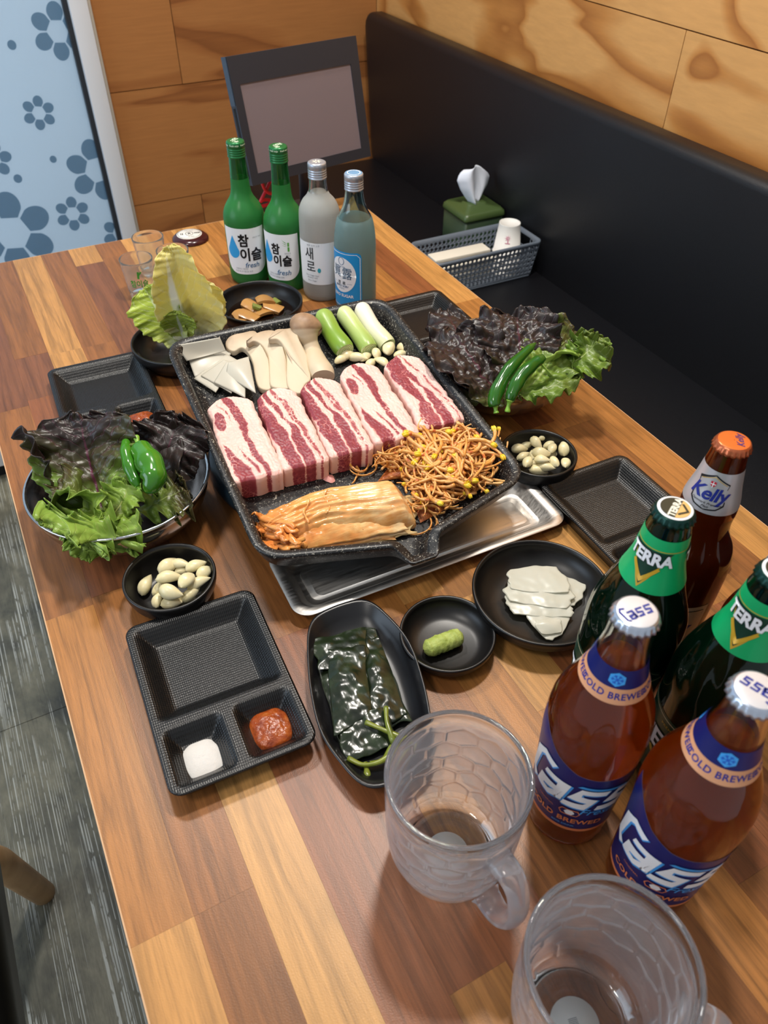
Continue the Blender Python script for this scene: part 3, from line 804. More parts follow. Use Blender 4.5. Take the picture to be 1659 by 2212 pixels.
def profile(pts, n=120):
    """smooth radius table through (z, r) pairs (monotone cubic)"""
    z = np.array([p[0] for p in pts]); r = np.array([p[1] for p in pts]); d = np.diff(r)/np.diff(z); m = np.zeros(len(z))
    m[0], m[-1] = d[0], d[-1]
    for i in range(1, len(z)-1): m[i] = 0 if d[i-1]*d[i] <= 0 else 2*d[i-1]*d[i]/(d[i-1]+d[i])
    zz = np.linspace(z[0], z[-1], n); rr = np.empty(n)
    for q, x in enumerate(zz):
        i = min(max(np.searchsorted(z, x)-1, 0), len(z)-2); h = z[i+1]-z[i]; t = (x-z[i])/h
        rr[q] = (2*t**3-3*t**2+1)*r[i]+(t**3-2*t**2+t)*h*m[i]+(-2*t**3+3*t**2)*r[i+1]+(t**3-t**2)*h*m[i+1]
    return lambda x: float(np.interp(x, zz, rr))
def bottle_body(rf, H, wall=.0024, base=.006, seg=72, split=None, ridge=None):
    """closed glass shell: outside, lip, inside. Faces above z=split get material 1"""
    n = 70; zsx = [H*k/n for k in range(n+1)]
    prof = [(0, .003), (rf(0)*.72, .0025), (rf(0)*.86, 0)]+[(rf(z), max(z, .0004)) for z in zsx]
    no = len(prof)
    prof += [(rf(H)-wall, H)]+[(max(.004, rf(z)-wall), z) for z in reversed(zsx) if z > base+.002]+[(rf(base)-wall-.003, base), (0, base+.002)]
    def row(r, z, inner):
        out = []
        for i in range(seg):
            th = 2*PI*i/seg; rr = r+(ridge(th, z) if (ridge and not inner and r > .02) else 0)
            out.append((rr*math.cos(th), rr*math.sin(th), z))
        return out
    mb = MB(); mb.grid([row(r, z, j >= no) for j, (r, z) in enumerate(prof)], 0, closed_u=True)
    if split is not None:
        for j in range(len(prof)-1):
            if prof[j][1] > split or prof[j+1][1] > split:
                for i in range(seg): mb.M[j*seg+i] = 1
    return mb
def fill(rf, level, wall=.0024, base=.0075, seg=64, over=.0006):
    zsx = [base+(level-base)*k/50 for k in range(51)]
    return MB().lathe([(0, base-.001), (rf(base)-wall-.002, base-.001)]+[(rf(z)-wall+over, z) for z in zsx]+[(rf(level)-wall-.001, level+.0002), (0, level)], seg)
def crown_cap_mesh(name, mats):
    mb = MB(); seg = 126; prof = [(.0140, -.0068, 1), (.0156, -.0064, 1), (.0150, -.0045, .8), (.0142, -.0022, .35), (.0136, -.0007, 0), (.0124, 0, 0)]
    rows = []
    for r, z, a in prof:
        rows.append([((r+a*.00055*math.cos(21*2*PI*i/seg))*math.cos(2*PI*i/seg), (r+a*.00055*math.cos(21*2*PI*i/seg))*math.sin(2*PI*i/seg), z) for i in range(seg)])
    mb.grid(rows, 0, closed_u=True)
    top = [[(r*math.cos(2*PI*i/seg), r*math.sin(2*PI*i/seg), z) for i in range(seg)] for r, z in ((.0124, 0), (.0112, .0003), (.006, .0004), (.0003, .0004))]
    mb.grid(top, 1, closed_u=True)
    return mb.data(name, mats)
def metal(name, col, rough=.3, m=.85): return simple(name, col, rough, m)
CAP_SILVER = crown_cap_mesh('crown_cap', [metal('cap_silver', '#c9d2e2', .25), simple('cap_pearl', '#d3d2d6', .32, .25)])
CAP_ORANGE = crown_cap_mesh('crown_cap', [metal('cap_copper', '#c26a45', .3, .7), simple('cap_orange', '#d9702f', .3, .35)])
CAP_GREEN = crown_cap_mesh('crown_cap', [metal('cap_dark_green', '#123a33', .3, .6), simple('cap_white_edge', '#dfe2e6', .35)])

def cap_turn(root, w): return w-.482-root.rotation_euler[2]     # print angle as seen from the front of the table
def facing(x, y): return math.atan2(-x, y)     # turns local -Y to the camera's side of the table
def bottle(name, label, x, y, group, rz=None):
    return thing(name, label, 'bottle', (x, y, TZ), facing(x, y) if rz is None else rz, group)

# --- amber beer with a blue label
RF_C = profile([(0, .0300), (.005, .0318), (.02, .0328), (.035, .0332), (.08, .0347), (.12, .0366), (.135, .0373), (.150, .0368), (.165, .0345), (.180, .0295), (.196, .0235), (.205, .0205), (.222, .0168), (.24, .0143), (.256, .0137), (.2595, .0137)])
M_LNAVY = paper('label_navy', '#0c1a60', .35); M_LORANGE = paper('label_orange', '#d9804f', .4); M_LBLUE = paper('label_sky', '#3f9fe8', .4)
M_LBACK = paper('label_back_paper', '#cfc9bf', .6)
M_LPEACH = paper('label_peach', '#d69a72', .4)
LOGO_C = [[(-.0245, .0155), (-.0355, .0185), (-.0405, .0120), (-.0375, -.0120), (-.0300, -.0165)],
          [(-.0275, .0048), (-.0125, .0050), (-.0095, -.0140), (-.0100, -.0080), (-.0165, -.0138), (-.0250, -.0130), (-.0255, -.0060), (-.0118, -.0040)],
          [(.0155, .0050), (-.0010, .0055), (-.0020, -.0030), (.0105, -.0050), (.0085, -.0125), (-.0055, -.0130)],
          [(.0390, .0050), (.0220, .0055), (.0210, -.0030), (.0335, -.0050), (.0315, -.0125), (.0170, -.0130)]]
def slant(g, k=.28, sc=1.0): return [(x*sc+k*y*sc, y*sc) for x, y in g[0]], g[1]
def beer_blue(label, x, y, turn, caprot):
    root = bottle('beer_bottle', label, x, y, 'amber beer bottles with blue labels'); root.rotation_euler[2] += turn
    bottle_body(RF_C, .2595, ridge=lambda th, z: .0005*math.sin(10*th+z*260)*math.sin(10*th-z*260)*sm(.036, .028, z)*sm(.0, .006, z)).obj('glass', M_CLEAR, root)
    fill(RF_C, .214).obj('beer', M_BEER, root)
    cp = link('crown_cap', CAP_SILVER, root, (0, 0, .2615))
    g = merge2d(*[stroke2d([(px_*.26, py_*.30) for px_, py_ in s_], .0014) for s_ in LOGO_C])
    printed('cap_lettering', g, disc_at(.00055, cap_turn(root, caprot)), INK_N, cp, .02)
    # neck label
    nl = label_patch('neck_label', RF_C, -PI*.98, PI*.98, lambda a: .2075, lambda a: .2230, M_LNAVY, root, 72, 5)
    label_patch('neck_band', RF_C, -PI*.98, PI*.98, lambda a: .1955, lambda a: .2075, M_LPEACH, nl, 72, 4, .0003)
    for a0 in (0.0, 2.1, -2.1):
        printed('neck_lettering', text2d('COLD BREWED', .0068, .00016, sx=.95, space=1.1), wrap(RF_C, a0, .2015, .0005), INK_N, nl, .003)
        hx = [(.0058*math.cos(PI/6+k*PI/3), .0058*math.sin(PI/6+k*PI/3)) for k in range(6)]
        printed('hexagon', poly2d(hx), wrap(RF_C, a0, .2150, .0005), M_LBLUE, nl, .002)
        fl = merge2d(*[stroke2d([(0, 0), (.0040*math.cos(k*PI/3), .0040*math.sin(k*PI/3))], .0006) for k in range(6)],
                     *[stroke2d([(.0026*math.cos(k*PI/3)+.0014*math.cos(k*PI/3+s_*1.0), .0026*math.sin(k*PI/3)+.0014*math.sin(k*PI/3+s_*1.0)), (.0022*math.cos(k*PI/3), .0022*math.sin(k*PI/3))], .0005) for k in range(6) for s_ in (1, -1)])
        printed('snowflake', fl, wrap(RF_C, a0, .2150, .0007), paper('print_royal', '#1d55c0'), nl, .003)
    # main label, cut in a sweep along the top
    top = lambda a: interp(a, [(-1.45, .152), (-1.1, .146), (-.6, .129), (-.15, .1205), (.25, .1190), (.8, .1205), (1.45, .124)])
    ml = label_patch('label', RF_C, -1.45, 1.45, lambda a: .0335, top, M_LNAVY, root, 60, 24)
    label_patch('label_back', RF_C, -1.45, 1.45, lambda a: .0335, top, M_LBACK, ml, 60, 16, .0001)
    label_patch('label_band', RF_C, -1.45, 1.45, lambda a: .0335, lambda a: .0375, M_LORANGE, ml, 60, 2, .0004)
    w = wrap(RF_C, 0, .0925, .0008); wb = wrap(RF_C, 0, .0920, .0006)
    big = [[(px_*1.14+.001, py_*1.30) for px_, py_ in s_] for s_ in LOGO_C]
    printed('logo_shadow', slant(merge2d(*[stroke2d([(a+.0010, b-.0007) for a, b in s_], .0080) for s_ in big])), wb, M_LBLUE, ml, .003)
    printed('logo', slant(merge2d(*[stroke2d(s_, .0066) for s_ in big])), w, INK_W, ml, .003)
    printed('logo_stroke', slant(poly2d([(-.006, .0125), (.032, .0105), (.030, .0135), (-.004, .0155)])), w, M_LBLUE, ml, .003)
    printed('script', text2d('Fresh', .0130, .0001, .35, .018, -.0250, .95), w, M_LBLUE, ml, .003)
    printed('lettering', text2d('COLD BREWED', .0092, .00026, 0, -.006, -.0425, .95, 1.06), w, M_LORANGE, ml, .003)
    printed('small_lettering', text2d('ORIGINAL', .0032, 0, 0, -.022, -.0300), w, M_LORANGE, ml, .003)
    printed('small_lettering', text2d('BEER DRINK', .0034, 0, 0, -.004, -.0500), w, M_LBLUE, ml, .003)
    em = [(-.008, -.0335), (.004, -.0335), (.006, -.0295), (.004, -.0255), (-.008, -.0255), (-.010, -.0295)]
    printed('emblem_frame', stroke2d(em, .0009, True), w, M_LORANGE, ml, .003)
    printed('emblem', poly2d([(-.002+.0042*math.cos(k*PI/3), -.0295+.0040*math.sin(k*PI/3)) for k in range(6)]), w, INK_W, ml, .003)
    return root
beer_blue('amber beer bottle with blue label, the one beside the glass mug and wasabi dish', .2790, .1925, .16, .42)
beer_blue('amber beer bottle with blue label nearest the camera, standing over the front mug', .3010, .1180, .30, 2.40)

# --- dark green beer with a bright green neck label
RF_T = profile([(0, .0325), (.005, .0345), (.06, .0372), (.11, .0390), (.135, .0390), (.150, .0376), (.165, .0345), (.18, .0300), (.197, .0245), (.215, .0196), (.2435, .0160), (.253, .0144), (.2595, .0140)])
M_LGREEN = paper('label_green', '#12a765', .35); M_LDARK = paper('label_dark_green', '#0d3a2c', .35); M_GOLD = paper('print_gold', '#c9a12f', .4); M_CREAM = paper('print_cream', '#dccfa8')
def beer_green(label, x, y, turn, caprot):
    root = bottle('beer_bottle', label, x, y, 'dark green beer bottles'); root.rotation_euler[2] += turn
    bottle_body(RF_T, .2595, ridge=lambda th, z: .0009*math.sin(9*th+z*70)*sm(.132, .150, z)*sm(.198, .18, z)).obj('glass', M_GREENG, root)
    fill(RF_T, .215).obj('beer', liquid('dark_beer', '#5a3406', 110) if 'dark_beer' not in bpy.data.materials else bpy.data.materials['dark_beer'], root)
    cp = link('crown_cap', CAP_GREEN, root, (0, 0, .2615)); caprot = cap_turn(root, caprot); f = disc_at(.0006, caprot); f2 = disc_at(.0009, caprot)
    up = [(.0104*math.cos(a), .0104*math.sin(a)) for a in [(-.25+(PI+.5)*k/20) for k in range(21)]]
    lo = [(.0104*math.cos(a), .0104*math.sin(a)) for a in [(PI+.25+(PI-.5)*k/20) for k in range(21)]]
    printed('cap_field', poly2d(up), f, paper('cap_olive', '#2c2c1a'), cp, .03); printed('cap_field', poly2d(lo), f, paper('cap_gold', '#d5ab68'), cp, .03)
    printed('cap_lettering', text2d('TERRA', .0068, .0003, .0, 0, .0, 1.0), f2, paper('print_ivory', '#e9e4d2'), cp, .03)
    printed('cap_chevron', stroke2d([(-.006, -.0035), (0, -.0088), (.006, -.0035)], .0016), f2, paper('cap_olive', '#2c2c1a'), cp, .03)
    nl = label_patch('neck_label', RF_T, -PI*.985, PI*.985, lambda a: .1965, lambda a: .2435, M_LGREEN, root, 80, 12)
    label_patch('neck_band', RF_T, -PI*.985, PI*.985, lambda a: .2335, lambda a: .2341, M_GOLD, nl, 72, 1, .0004)
    rr = RF_T(.225)
    for a0 in (0.0, 2.5, -2.5):
        w1, w2, w3 = (wrap(RF_T, a0, .2225, e, rr) for e in (.0005, .0007, .0010))
        printed('chevron_field', poly2d([(-.0150, .0085), (0, -.0235), (.0150, .0085)]), w1, M_GOLD, nl, .002)
        printed('chevron_field', poly2d([(-.0165, .0105), (-.013, .0070), (0, -.0205), (.013, .0070), (.0165, .0105)]), w2, M_LDARK, nl, .002)
        printed('chevron', stroke2d([(-.0090, -.0040), (0, -.0165), (.0090, -.0040)], .0026), w3, M_GOLD, nl, .002)
        printed('lettering_edge', text2d('TERRA', .0142, .00095, .0, 0, .0030, .80, .98), w2 if 0 else (lambda s, t, w=w3: w(s, t)), INK_K, nl, .002)
        w4 = wrap(RF_T, a0, .2225, .0013, rr)
        printed('lettering', text2d('TERRA', .0142, .00055, .0, 0, .0030, .80, .98), w4, INK_W, nl, .002)
    ml = label_patch('label', RF_T, -1.35, 1.35, lambda a: .025, lambda a: .112-.004*math.cos(a), M_LDARK, root, 48, 14)
    label_patch('label_line', RF_T, -1.33, 1.33, lambda a: .1085-.004*math.cos(a), lambda a: .1093-.004*math.cos(a), M_CREAM, ml, 48, 1, .0005)
    w = wrap(RF_T, 0, .075, .0007); w9 = wrap(RF_T, 0, .075, .0011)
    printed('small_lettering', text2d('PREMIUM LAGER', .0042, 0, 0, 0, .0235, 1, 1.1), w, M_GOLD, ml, .003)
    printed('lettering_edge', text2d('TERRA', .031, .0016, 0, 0, 0, .80), w, INK_K, ml, .003)
    printed('lettering', text2d('TERRA', .031, .0008, 0, 0, 0, .80), w9, INK_W, ml, .003)
    printed('chevron', stroke2d([(-.020, -.014), (0, -.040), (.020, -.014)], .004), w, M_GOLD, ml, .003)
    return root
beer_green('dark green beer bottle beside the pickled radish dish, behind the blue-label bottle', .3655, .2520, -.30, 1.0)
beer_green('dark green beer bottle with bright green neck label, cut by the picture edge', .3850, .1755, -.22, 1.0)

# --- dark amber beer with a silver neck label
RF_K = profile([(0, .0325), (.005, .0345), (.05, .0360), (.105, .0370), (.122, .0366), (.137, .0335), (.150, .0270), (.160, .0238), (.170, .0230), (.180, .0236), (.188, .0232), (.21, .0188), (.228, .0158), (.240, .0143), (.2475, .0138)])
M_LSILVER = simple('label_silver', '#c3c1c6', .35, .45); M_LCREAM = paper('label_cream', '#d6bf9c'); M_CREST = paper('print_red', '#c2273c')
def beer_amber(label, x, y, turn, caprot):
    root = bottle('beer_bottle', label, x, y, 'dark amber beer bottles with silver neck labels'); root.rotation_euler[2] += turn
    bottle_body(RF_K, .2475).obj('glass', M_AMBERG, root)
    fill(RF_K, .178).obj('beer', bpy.data.materials.get('red_beer') or beer('red_beer', '#c96a26', 48, '#a04a18', .45), root)
    cp = link('crown_cap', CAP_ORANGE, root, (0, 0, .2495))
    f = disc_at(.0006, cap_turn(root, caprot))
    printed('cap_lettering', text2d('Kelly', .0082, .0001, .3, 0, -.0045), f, paper('print_plum', '#4a2a6a'), cp, .03)
    nl = label_patch('neck_label', RF_K, -PI*.97, PI*.97, lambda a: .1880, lambda a: .2270, M_LSILVER, root, 72, 14)
    rr = RF_K(.207)
    w, w2, w3 = (wrap(RF_K, 0, .2075, e, rr) for e in (.0005, .0007, .0010))
    sh = [(-.0135, .0090), (0, .0165), (.0135, .0090), (.0118, .0050)]
    printed('shield_line', merge2d(stroke2d([(-.0128, .0048), (-.0140, .0092), (0, .0160), (.0140, .0092), (.0128, .0048)], [.0004, .0012, .0012, .0012, .0004]),
                                   stroke2d([(-.0135, -.0040), (-.0125, -.0100), (-.0080, -.0140), (0, -.0158), (.0080, -.0140), (.0125, -.0100), (.0130, -.0060)], [.0006, .0012, .0012, .0012, .0012, .0012, .0006])), w, INK_K, nl, .002)
    printed('shield_gilt', stroke2d([(-.0120, .0085), (0, .0145), (.0120, .0085)], .0005), w, M_GOLD, nl, .002)
    printed('crest', poly2d([(-.0024, .0105), (.0024, .0105), (.0024, .0075), (0, .0050), (-.0024, .0075)]), w2, M_CREST, nl, .002)
    printed('crest_cross', merge2d(stroke2d([(0, .0105), (0, .0052)], .0007), stroke2d([(-.0023, .0083), (.0023, .0083)], .0007)), w3, INK_W, nl, .002)
    printed('lettering', text2d('Kelly', .0165, .0004, .22, -.001, -.0015, .98, .95), w2, INK_N, nl, .002)
    printed('small_lettering', text2d('Denmark Premium', .0030, 0, .35, 0, -.0098), w2, INK_K, nl, .002)
    printed('small_lettering', text2d('Malt', .0030, 0, .35, 0, -.0128), w2, INK_K, nl, .002)
    ml = label_patch('label', RF_K, -1.15, 1.15, lambda a: .022, lambda a: .088-.003*math.cos(a), M_LCREAM, root, 48, 14)
    w = wrap(RF_K, 0, .055, .0006)
    printed('label_frame', merge2d(stroke2d([(-.0375, .020), (-.0375, .0262), (0, .0240), (.0375, .0262), (.0375, .020)], [.0003, .0013, .0013, .0013, .0003]), stroke2d([(-.034, -.012), (-.020, -.028), (0, -.031), (.020, -.028), (.034, -.012)], [.0003, .0013, .0013, .0013, .0003])), w, INK_K, ml, .003)
    printed('lettering', text2d('Kelly', .031, .0006, .22, 0, 0, .98, .95), w, INK_N, ml, .003)
    return root
beer_amber('dark amber beer bottle with orange cap and silver neck label by the empty sauce plate', .4760, .2990, -.12, 1.4)
beer_amber('dark amber beer bottle standing behind the second green one at the picture edge', .4710, .2050, -.12, .8)

# --- soju bottles
def screw_cap_mesh(name, mats, r=.0143, h=.0235):
    prof = [(r-.0006, 0), (r+.0002, .0006)]
    for k in range(4): z = .0035+k*.0034; prof += [(r, z-.0012), (r-.0008, z-.0004), (r-.0008, z+.0003), (r, z+.0011)]
    prof += [(r, h-.0022), (r-.0005, h-.0008), (r-.0018, h)]
    mb = MB().lathe(prof, 40); mb.lathe([(r-.0018, h), (r*.5, h+.0002), (0, h+.0002)], 40, 1); return mb.data(name, mats)
M_CGREEN = simple('cap_green', '#1f6f3c', .3, .3); M_CSILV = simple('cap_brushed_silver', '#b9bfca', .3, .6); M_CSKY = simple('cap_pale_blue', '#7ba9d2', .35, .3)
RF_G = profile([(0, .0298), (.003, .0322), (.012, .0338), (.106, .0338), (.116, .0326), (.124, .0298), (.132, .0253), (.141, .0192), (.149, .0164), (.157, .0153), (.175, .0144), (.200, .0133), (.2215, .0128)])
RF_S = profile([(0, .0290), (.003, .0312), (.01, .0328), (.10, .0328), (.125, .0325), (.142, .0316), (.150, .0292), (.158, .0250), (.166, .0180), (.173, .0150), (.190, .0135), (.210, .0128)])
RF_J = profile([(0, .0290), (.003, .0312), (.01, .0328), (.10, .0328), (.120, .0320), (.135, .0300), (.147, .0274), (.156, .0226), (.163, .0190), (.171, .0163), (.178, .0150), (.192, .0136), (.210, .0128)])
M_LPAPER = paper('label_paper', '#eceff2'); M_DROP = paper('print_cyan', '#2a9fe0'); M_TEAL = paper('print_teal', '#2c5f8c'); M_LEAFP = paper('print_leaf_green', '#5aa24a')
def drop2d(cx, cy, r, h):
    pts = [(cx+r*math.sin(a), cy-r*math.cos(a)) for a in [(-2.2+4.4*k/24) for k in range(25)]]
    return poly2d(pts+[(cx+.0008, cy+h)])
def soju_green(label, x, y, turn, bamboo):
    root = bottle('soju_bottle', label, x, y, 'green soju bottles'); root.rotation_euler[2] += turn
    bottle_body(RF_G, .2215, split=.171).obj('glass', [M_SOJUG, M_SOJUN], root)
    cp = link('screw_cap', screw_cap_mesh('screw_cap', [M_CGREEN, M_CGREEN]), root, (0, 0, .2025))
    printed('cap_lettering', merge2d(text2d('참', .0105, .0002, 0, -.003, .003), text2d('이슬', .0085, .0002, 0, .002, -.005)), disc_at(.0239, -.5), paper('print_pale_green', '#c9dcc0'), cp, .05)
    ring = merge2d(*[text2d('fresh soju ', .0036, .0001, 0, k*.0175, 0) for k in range(-2, 3)])
    printed('cap_print', ring, wrap(lambda z: .0143, 0, .0192, .0003), paper('print_pale_green', '#c9dcc0'), cp, .003)
    A = 1.12; R0 = .0338
    def lo(a):
        s = (A-abs(a))*R0; r = .024; return .0215+(r-math.sqrt(max(0, r*r-(r-min(s, r))**2)))*.9
    ml = label_patch('label', RF_G, -A, A, lo, lambda a: .1000, M_LPAPER, root, 48, 16)
    w = wrap(RF_G, 0, .0600, .0006)
    k = .85 if bamboo else 1.0; ox = -.001 if bamboo else .0
    printed('drop', drop2d(-.0200, .0000, .0112, .0275), w, M_DROP, ml)
    printed('lettering', text2d('참', .0225*k, .0007, .0, -.0005+ox, .0185-(1-k)*.03, .88), w, INK_K, ml)
    printed('lettering', text2d('이슬', .0235*k, .0007, .0, .0100+ox, -.0055, .88), w, INK_K, ml)
    printed('script', text2d('fresh', .0125, .0001, .22, .010, -.0225 if not bamboo else -.0250, .95), w, M_TEAL, ml)
    for q, (tx, sx_) in enumerate((('산뜻하고 깨끗한', .0035), ('천연 대나무 활성숯 정제', .0033))):
        printed('small_lettering', text2d(tx, sx_, 0, 0, -.008+.003*q, -.0290-.0045*q, .9), w, INK_G, ml)
    if bamboo:
        st = merge2d(stroke2d([(.0205, .0120), (.0205, .0195)], .0030), stroke2d([(.0205, .0205), (.0205, .0270)], .0028), *[poly2d([(.0185, b), (.0130, b+dy), (.0100, b+dy*1.6), (.0150, b+dy*.3)]) for b, dy in ((.0230, .0030), (.0205, .0018), (.0255, .0042))])
        printed('bamboo', st, w, M_LEAFP, ml)
        printed('small_lettering', merge2d(text2d('SINCE', .0038, 0, 0, .0185, .0085), text2d('1924', .0034, 0, 0, .0190, .0045)), w, INK_G, ml)
    else:
        printed('small_lettering', text2d('SINCE 1924', .0030, 0, 0, .0225, .0245), w, INK_G, ml)
    return root
p1, p2 = at(507.5, 303, .226), at(600, 314, .226)
soju_green('green soju bottle with white drop label, the one at the end by the glasses', p1.x, p1.y, -.16, False)
soju_green('green soju bottle whose label shows a bamboo stalk, beside the clear bottle', p2.x, p2.y, -.50, True)
p3 = at(684, 349, .2145)
sae = bottle('soju_bottle', 'frosted clear soju bottle with white label and silver cap', p3.x, p3.y, None); sae.rotation_euler[2] += -.06
bottle_body(RF_S, .210, split=.171, ridge=lambda th, z: .00035*math.cos(30*th)*sm(.085, .10, z)*sm(.165, .15, z)).obj('glass', [M_FROST, M_CLEAR], sae)
cp = link('screw_cap', screw_cap_mesh('screw_cap', [M_CSILV, M_CSILV]), sae, (0, 0, .191))
printed('cap_star', merge2d(*[poly2d([(.0014*math.cos(a-.5), .0014*math.sin(a-.5)), (.0085*math.cos(a), .0085*math.sin(a)), (.0040*math.cos(a+.5), .0040*math.sin(a+.5))]) for a in [k*PI/3.5 for k in range(7)]]), disc_at(.0239), paper('print_ivory', '#e9e4d2'), cp, .05)
ml = label_patch('label', RF_S, -1.5, 1.5, lambda a: .031, lambda a: .101, M_LPAPER, sae, 56, 10)
w = wrap(RF_S, 0, .066, .0006); INK_DG = paper('print_dark_grey', '#3a3f45')
printed('lettering', text2d('새', .0215, .0003, 0, -.0180, .0160, .85), w, INK_DG, ml)
printed('lettering', text2d('로', .0215, .0003, 0, -.0165, -.0060, .85), w, INK_DG, ml)
printed('dot', poly2d(ell(-.0025, -.0100, .0028, .0040, 20)), w, paper('print_aqua', '#2f9fb0'), ml)
for q, (tx, yy) in enumerate((('제로 슈거 소주', .0305), ('Zero Sugar Soju', -.0195), ('Alcohol 16%', -.0235), ('Zero Sugar', -.0285))):
    printed('small_lettering', text2d(tx, .0036, 0, 0, -.0150+(0 if q else .004), yy), w, INK_G, ml)
p4 = at(764, 373, .2145)
jin = bottle('soju_bottle', 'pale blue soju bottle with sky blue label behind the grill pan', p4.x, p4.y, None); jin.rotation_euler[2] += -.72
bottle_body(RF_J, .210, split=.150).obj('glass', [M_FROSTB, M_BLUEN], jin)
cp = link('screw_cap', screw_cap_mesh('screw_cap', [M_CSILV, M_CSKY]), jin, (0, 0, .191))
printed('cap_ring', stroke2d(ell(0, 0, .0095, .0095, 32), .0012, True), disc_at(.0239), INK_W, cp, .05)
M_SKY = paper('label_sky_blue', '#1e93d6')
def jhi(a):
    s = (1.02-abs(a))*.0328; r = .008; return .106-(r-math.sqrt(max(0, r*r-(r-min(max(s, 0), r))**2)))
ml = label_patch('label', RF_J, -1.02, 1.02, lambda a: .012, jhi, M_SKY, jin, 60, 18)
w, w2 = wrap(RF_J, 0, .068, .0006), wrap(RF_J, 0, .068, .0009)
fr = [(-.031, -.053), (-.031, .030), (-.026, .0350), (.026, .0350), (.031, .030), (.031, -.053)]
printed('label_frame', stroke2d(fr, .0008, True), w, INK_W, ml)
printed('oval', poly2d(ell(0, .0, .0245, .0290, 40)), w, INK_W, ml)
printed('seal', stroke2d(ell(0, .0225, .0052, .0060, 20), .0008, True), w2, M_TEAL, ml)
printed('lettering', text2d('眞', .0205, .0001, 0, -.0092, .0040, .85), w2, paper('print_slate', '#3b5e7c'), ml)
printed('lettering', text2d('露', .0205, .0001, 0, .0100, .0020, .85), w2, paper('print_slate', '#3b5e7c'), ml)
printed('lettering', text2d('진  로', .0062, .0002, 0, 0, -.0135), w2, INK_K, ml)
printed('rule', merge2d(stroke2d([(-.018, -.0135), (-.010, -.0135)], .0004), stroke2d([(.010, -.0135), (.018, -.0135)], .0004)), w2, M_TEAL, ml)
printed('small_lettering', text2d('JINRO SOJU', .0046, .0001, 0, 0, -.0185), w2, M_TEAL, ml)
printed('small_lettering', text2d('IS BACK', .0030, 0, 0, 0, -.0228), w2, M_TEAL, ml)
printed('lettering', text2d('ZERO SUGAR', .0066, .0002, 0, 0, -.0345), w2, INK_W, ml)
printed('small_lettering', text2d('SINCE 1924', .0028, 0, 0, 0, .0135), w2, M_TEAL, ml)

# --- beer mugs
def mat_mug():
    k = NT('frosted_mug_glass'); k.p(Base_Color=(.98, .98, .99, 1), Roughness=.09, IOR=1.45, Transmission_Weight=1.0)
    d = k.n('ShaderNodeBsdfDiffuse'); k.set(d.inputs[0], lin('#d6d4da')); t = k.n('ShaderNodeBsdfTranslucent'); k.set(t.inputs[0], lin('#dcdce2'))
    a = k.n('ShaderNodeMixShader'); a.inputs[0].default_value = .5; k.t.links.new(d.outputs[0], a.inputs[1]); k.t.links.new(t.outputs[0], a.inputs[2])
    b = k.n('ShaderNodeMixShader'); b.inputs[0].default_value = .23; k.t.links.new(k.b.outputs[0], b.inputs[1]); k.t.links.new(a.outputs[0], b.inputs[2])
    k.t.links.new(b.outputs[0], k.out.inputs[0]); return k.m
M_MUG = mat_mug()
MUGH = .1300
def mug_r(z): return interp(z, [(0, .0330), (.006, .0368), (.016, .0430), (.035, .0480), (.06, .0502), (.10, .0512), (MUGH, .0520)])
def facet(th, z, ncol=11, rows=5, z0=.016, z1=.110):
    """staggered six-sided dimples"""
    if z < z0-.012 or z > z1+.012: return 0
    hx = 2*PI/ncol; hz = (z1-z0)/rows; best = []
    j0 = int(math.floor((z-z0)/hz))
    for j in (j0-1, j0, j0+1):
        off = .5*(j % 2)
        c0 = round(th/hx-off-.5)
        for c in (c0-1, c0, c0+1):
            dx = (th-(c+off+.5)*hx)/hx; dz = (z-(z0+(j+.5)*hz))/hz; best.append(dx*dx*1.0+dz*dz*.78)
    best.sort(); d = math.sqrt(best[1])-math.sqrt(best[0])
    return (.35*(1-2.2*best[0])+.65*sm(0, .13, d))*sm(z0-.012, z0+.004, z)*sm(z1+.010, z1-.004, z)
def mug_mesh():
    seg, n = 264, 110; zsx = [MUGH*k/n for k in range(n+1)]
    rows = []; mt = []
    def add(r, z, mi, fac=0.0):
        rows.append([((r+fac*facet(2*PI*i/seg, z))*math.cos(2*PI*i/seg), (r+fac*facet(2*PI*i/seg, z))*math.sin(2*PI*i/seg), z) for i in range(seg)]); mt.append(mi)
    add(.0002, .003, 1); add(.022, .0026, 1); add(.0285, .0006, 1); add(.0320, 0, 1)
    for z in zsx[1:]: add(mug_r(z), z, 0 if .010 < z < .117 else 1, 0)
    add(mug_r(MUGH)-.0010, MUGH+.0014, 1); add(mug_r(MUGH)-.0024, MUGH+.0014, 1); add(mug_r(MUGH)-.0036, MUGH-.0002, 1)
    for z in reversed(zsx):
        if .017 < z < MUGH-.002: add(mug_r(z)-.0052+.0018*sm(.11, .125, z), z, 0 if .024 < z < .117 else 1, .0013)
    add(.0335, .0150, 1); add(.0290, .0125, 1); add(.0272, .0138, 1); add(.0250, .0118, 1); add(.0002, .0112, 1)
    mb = MB(); mb.grid(rows, 0, closed_u=True)
    for j in range(len(rows)-1):
        for i in range(seg): mb.M[j*seg+i] = max(mt[j], mt[j+1])
    return mb.data('mug_body', [M_MUG, M_CLEAR])
MUG = mug_mesh()
M_STICKER = paper('sticker', '#eef1f4', .5)
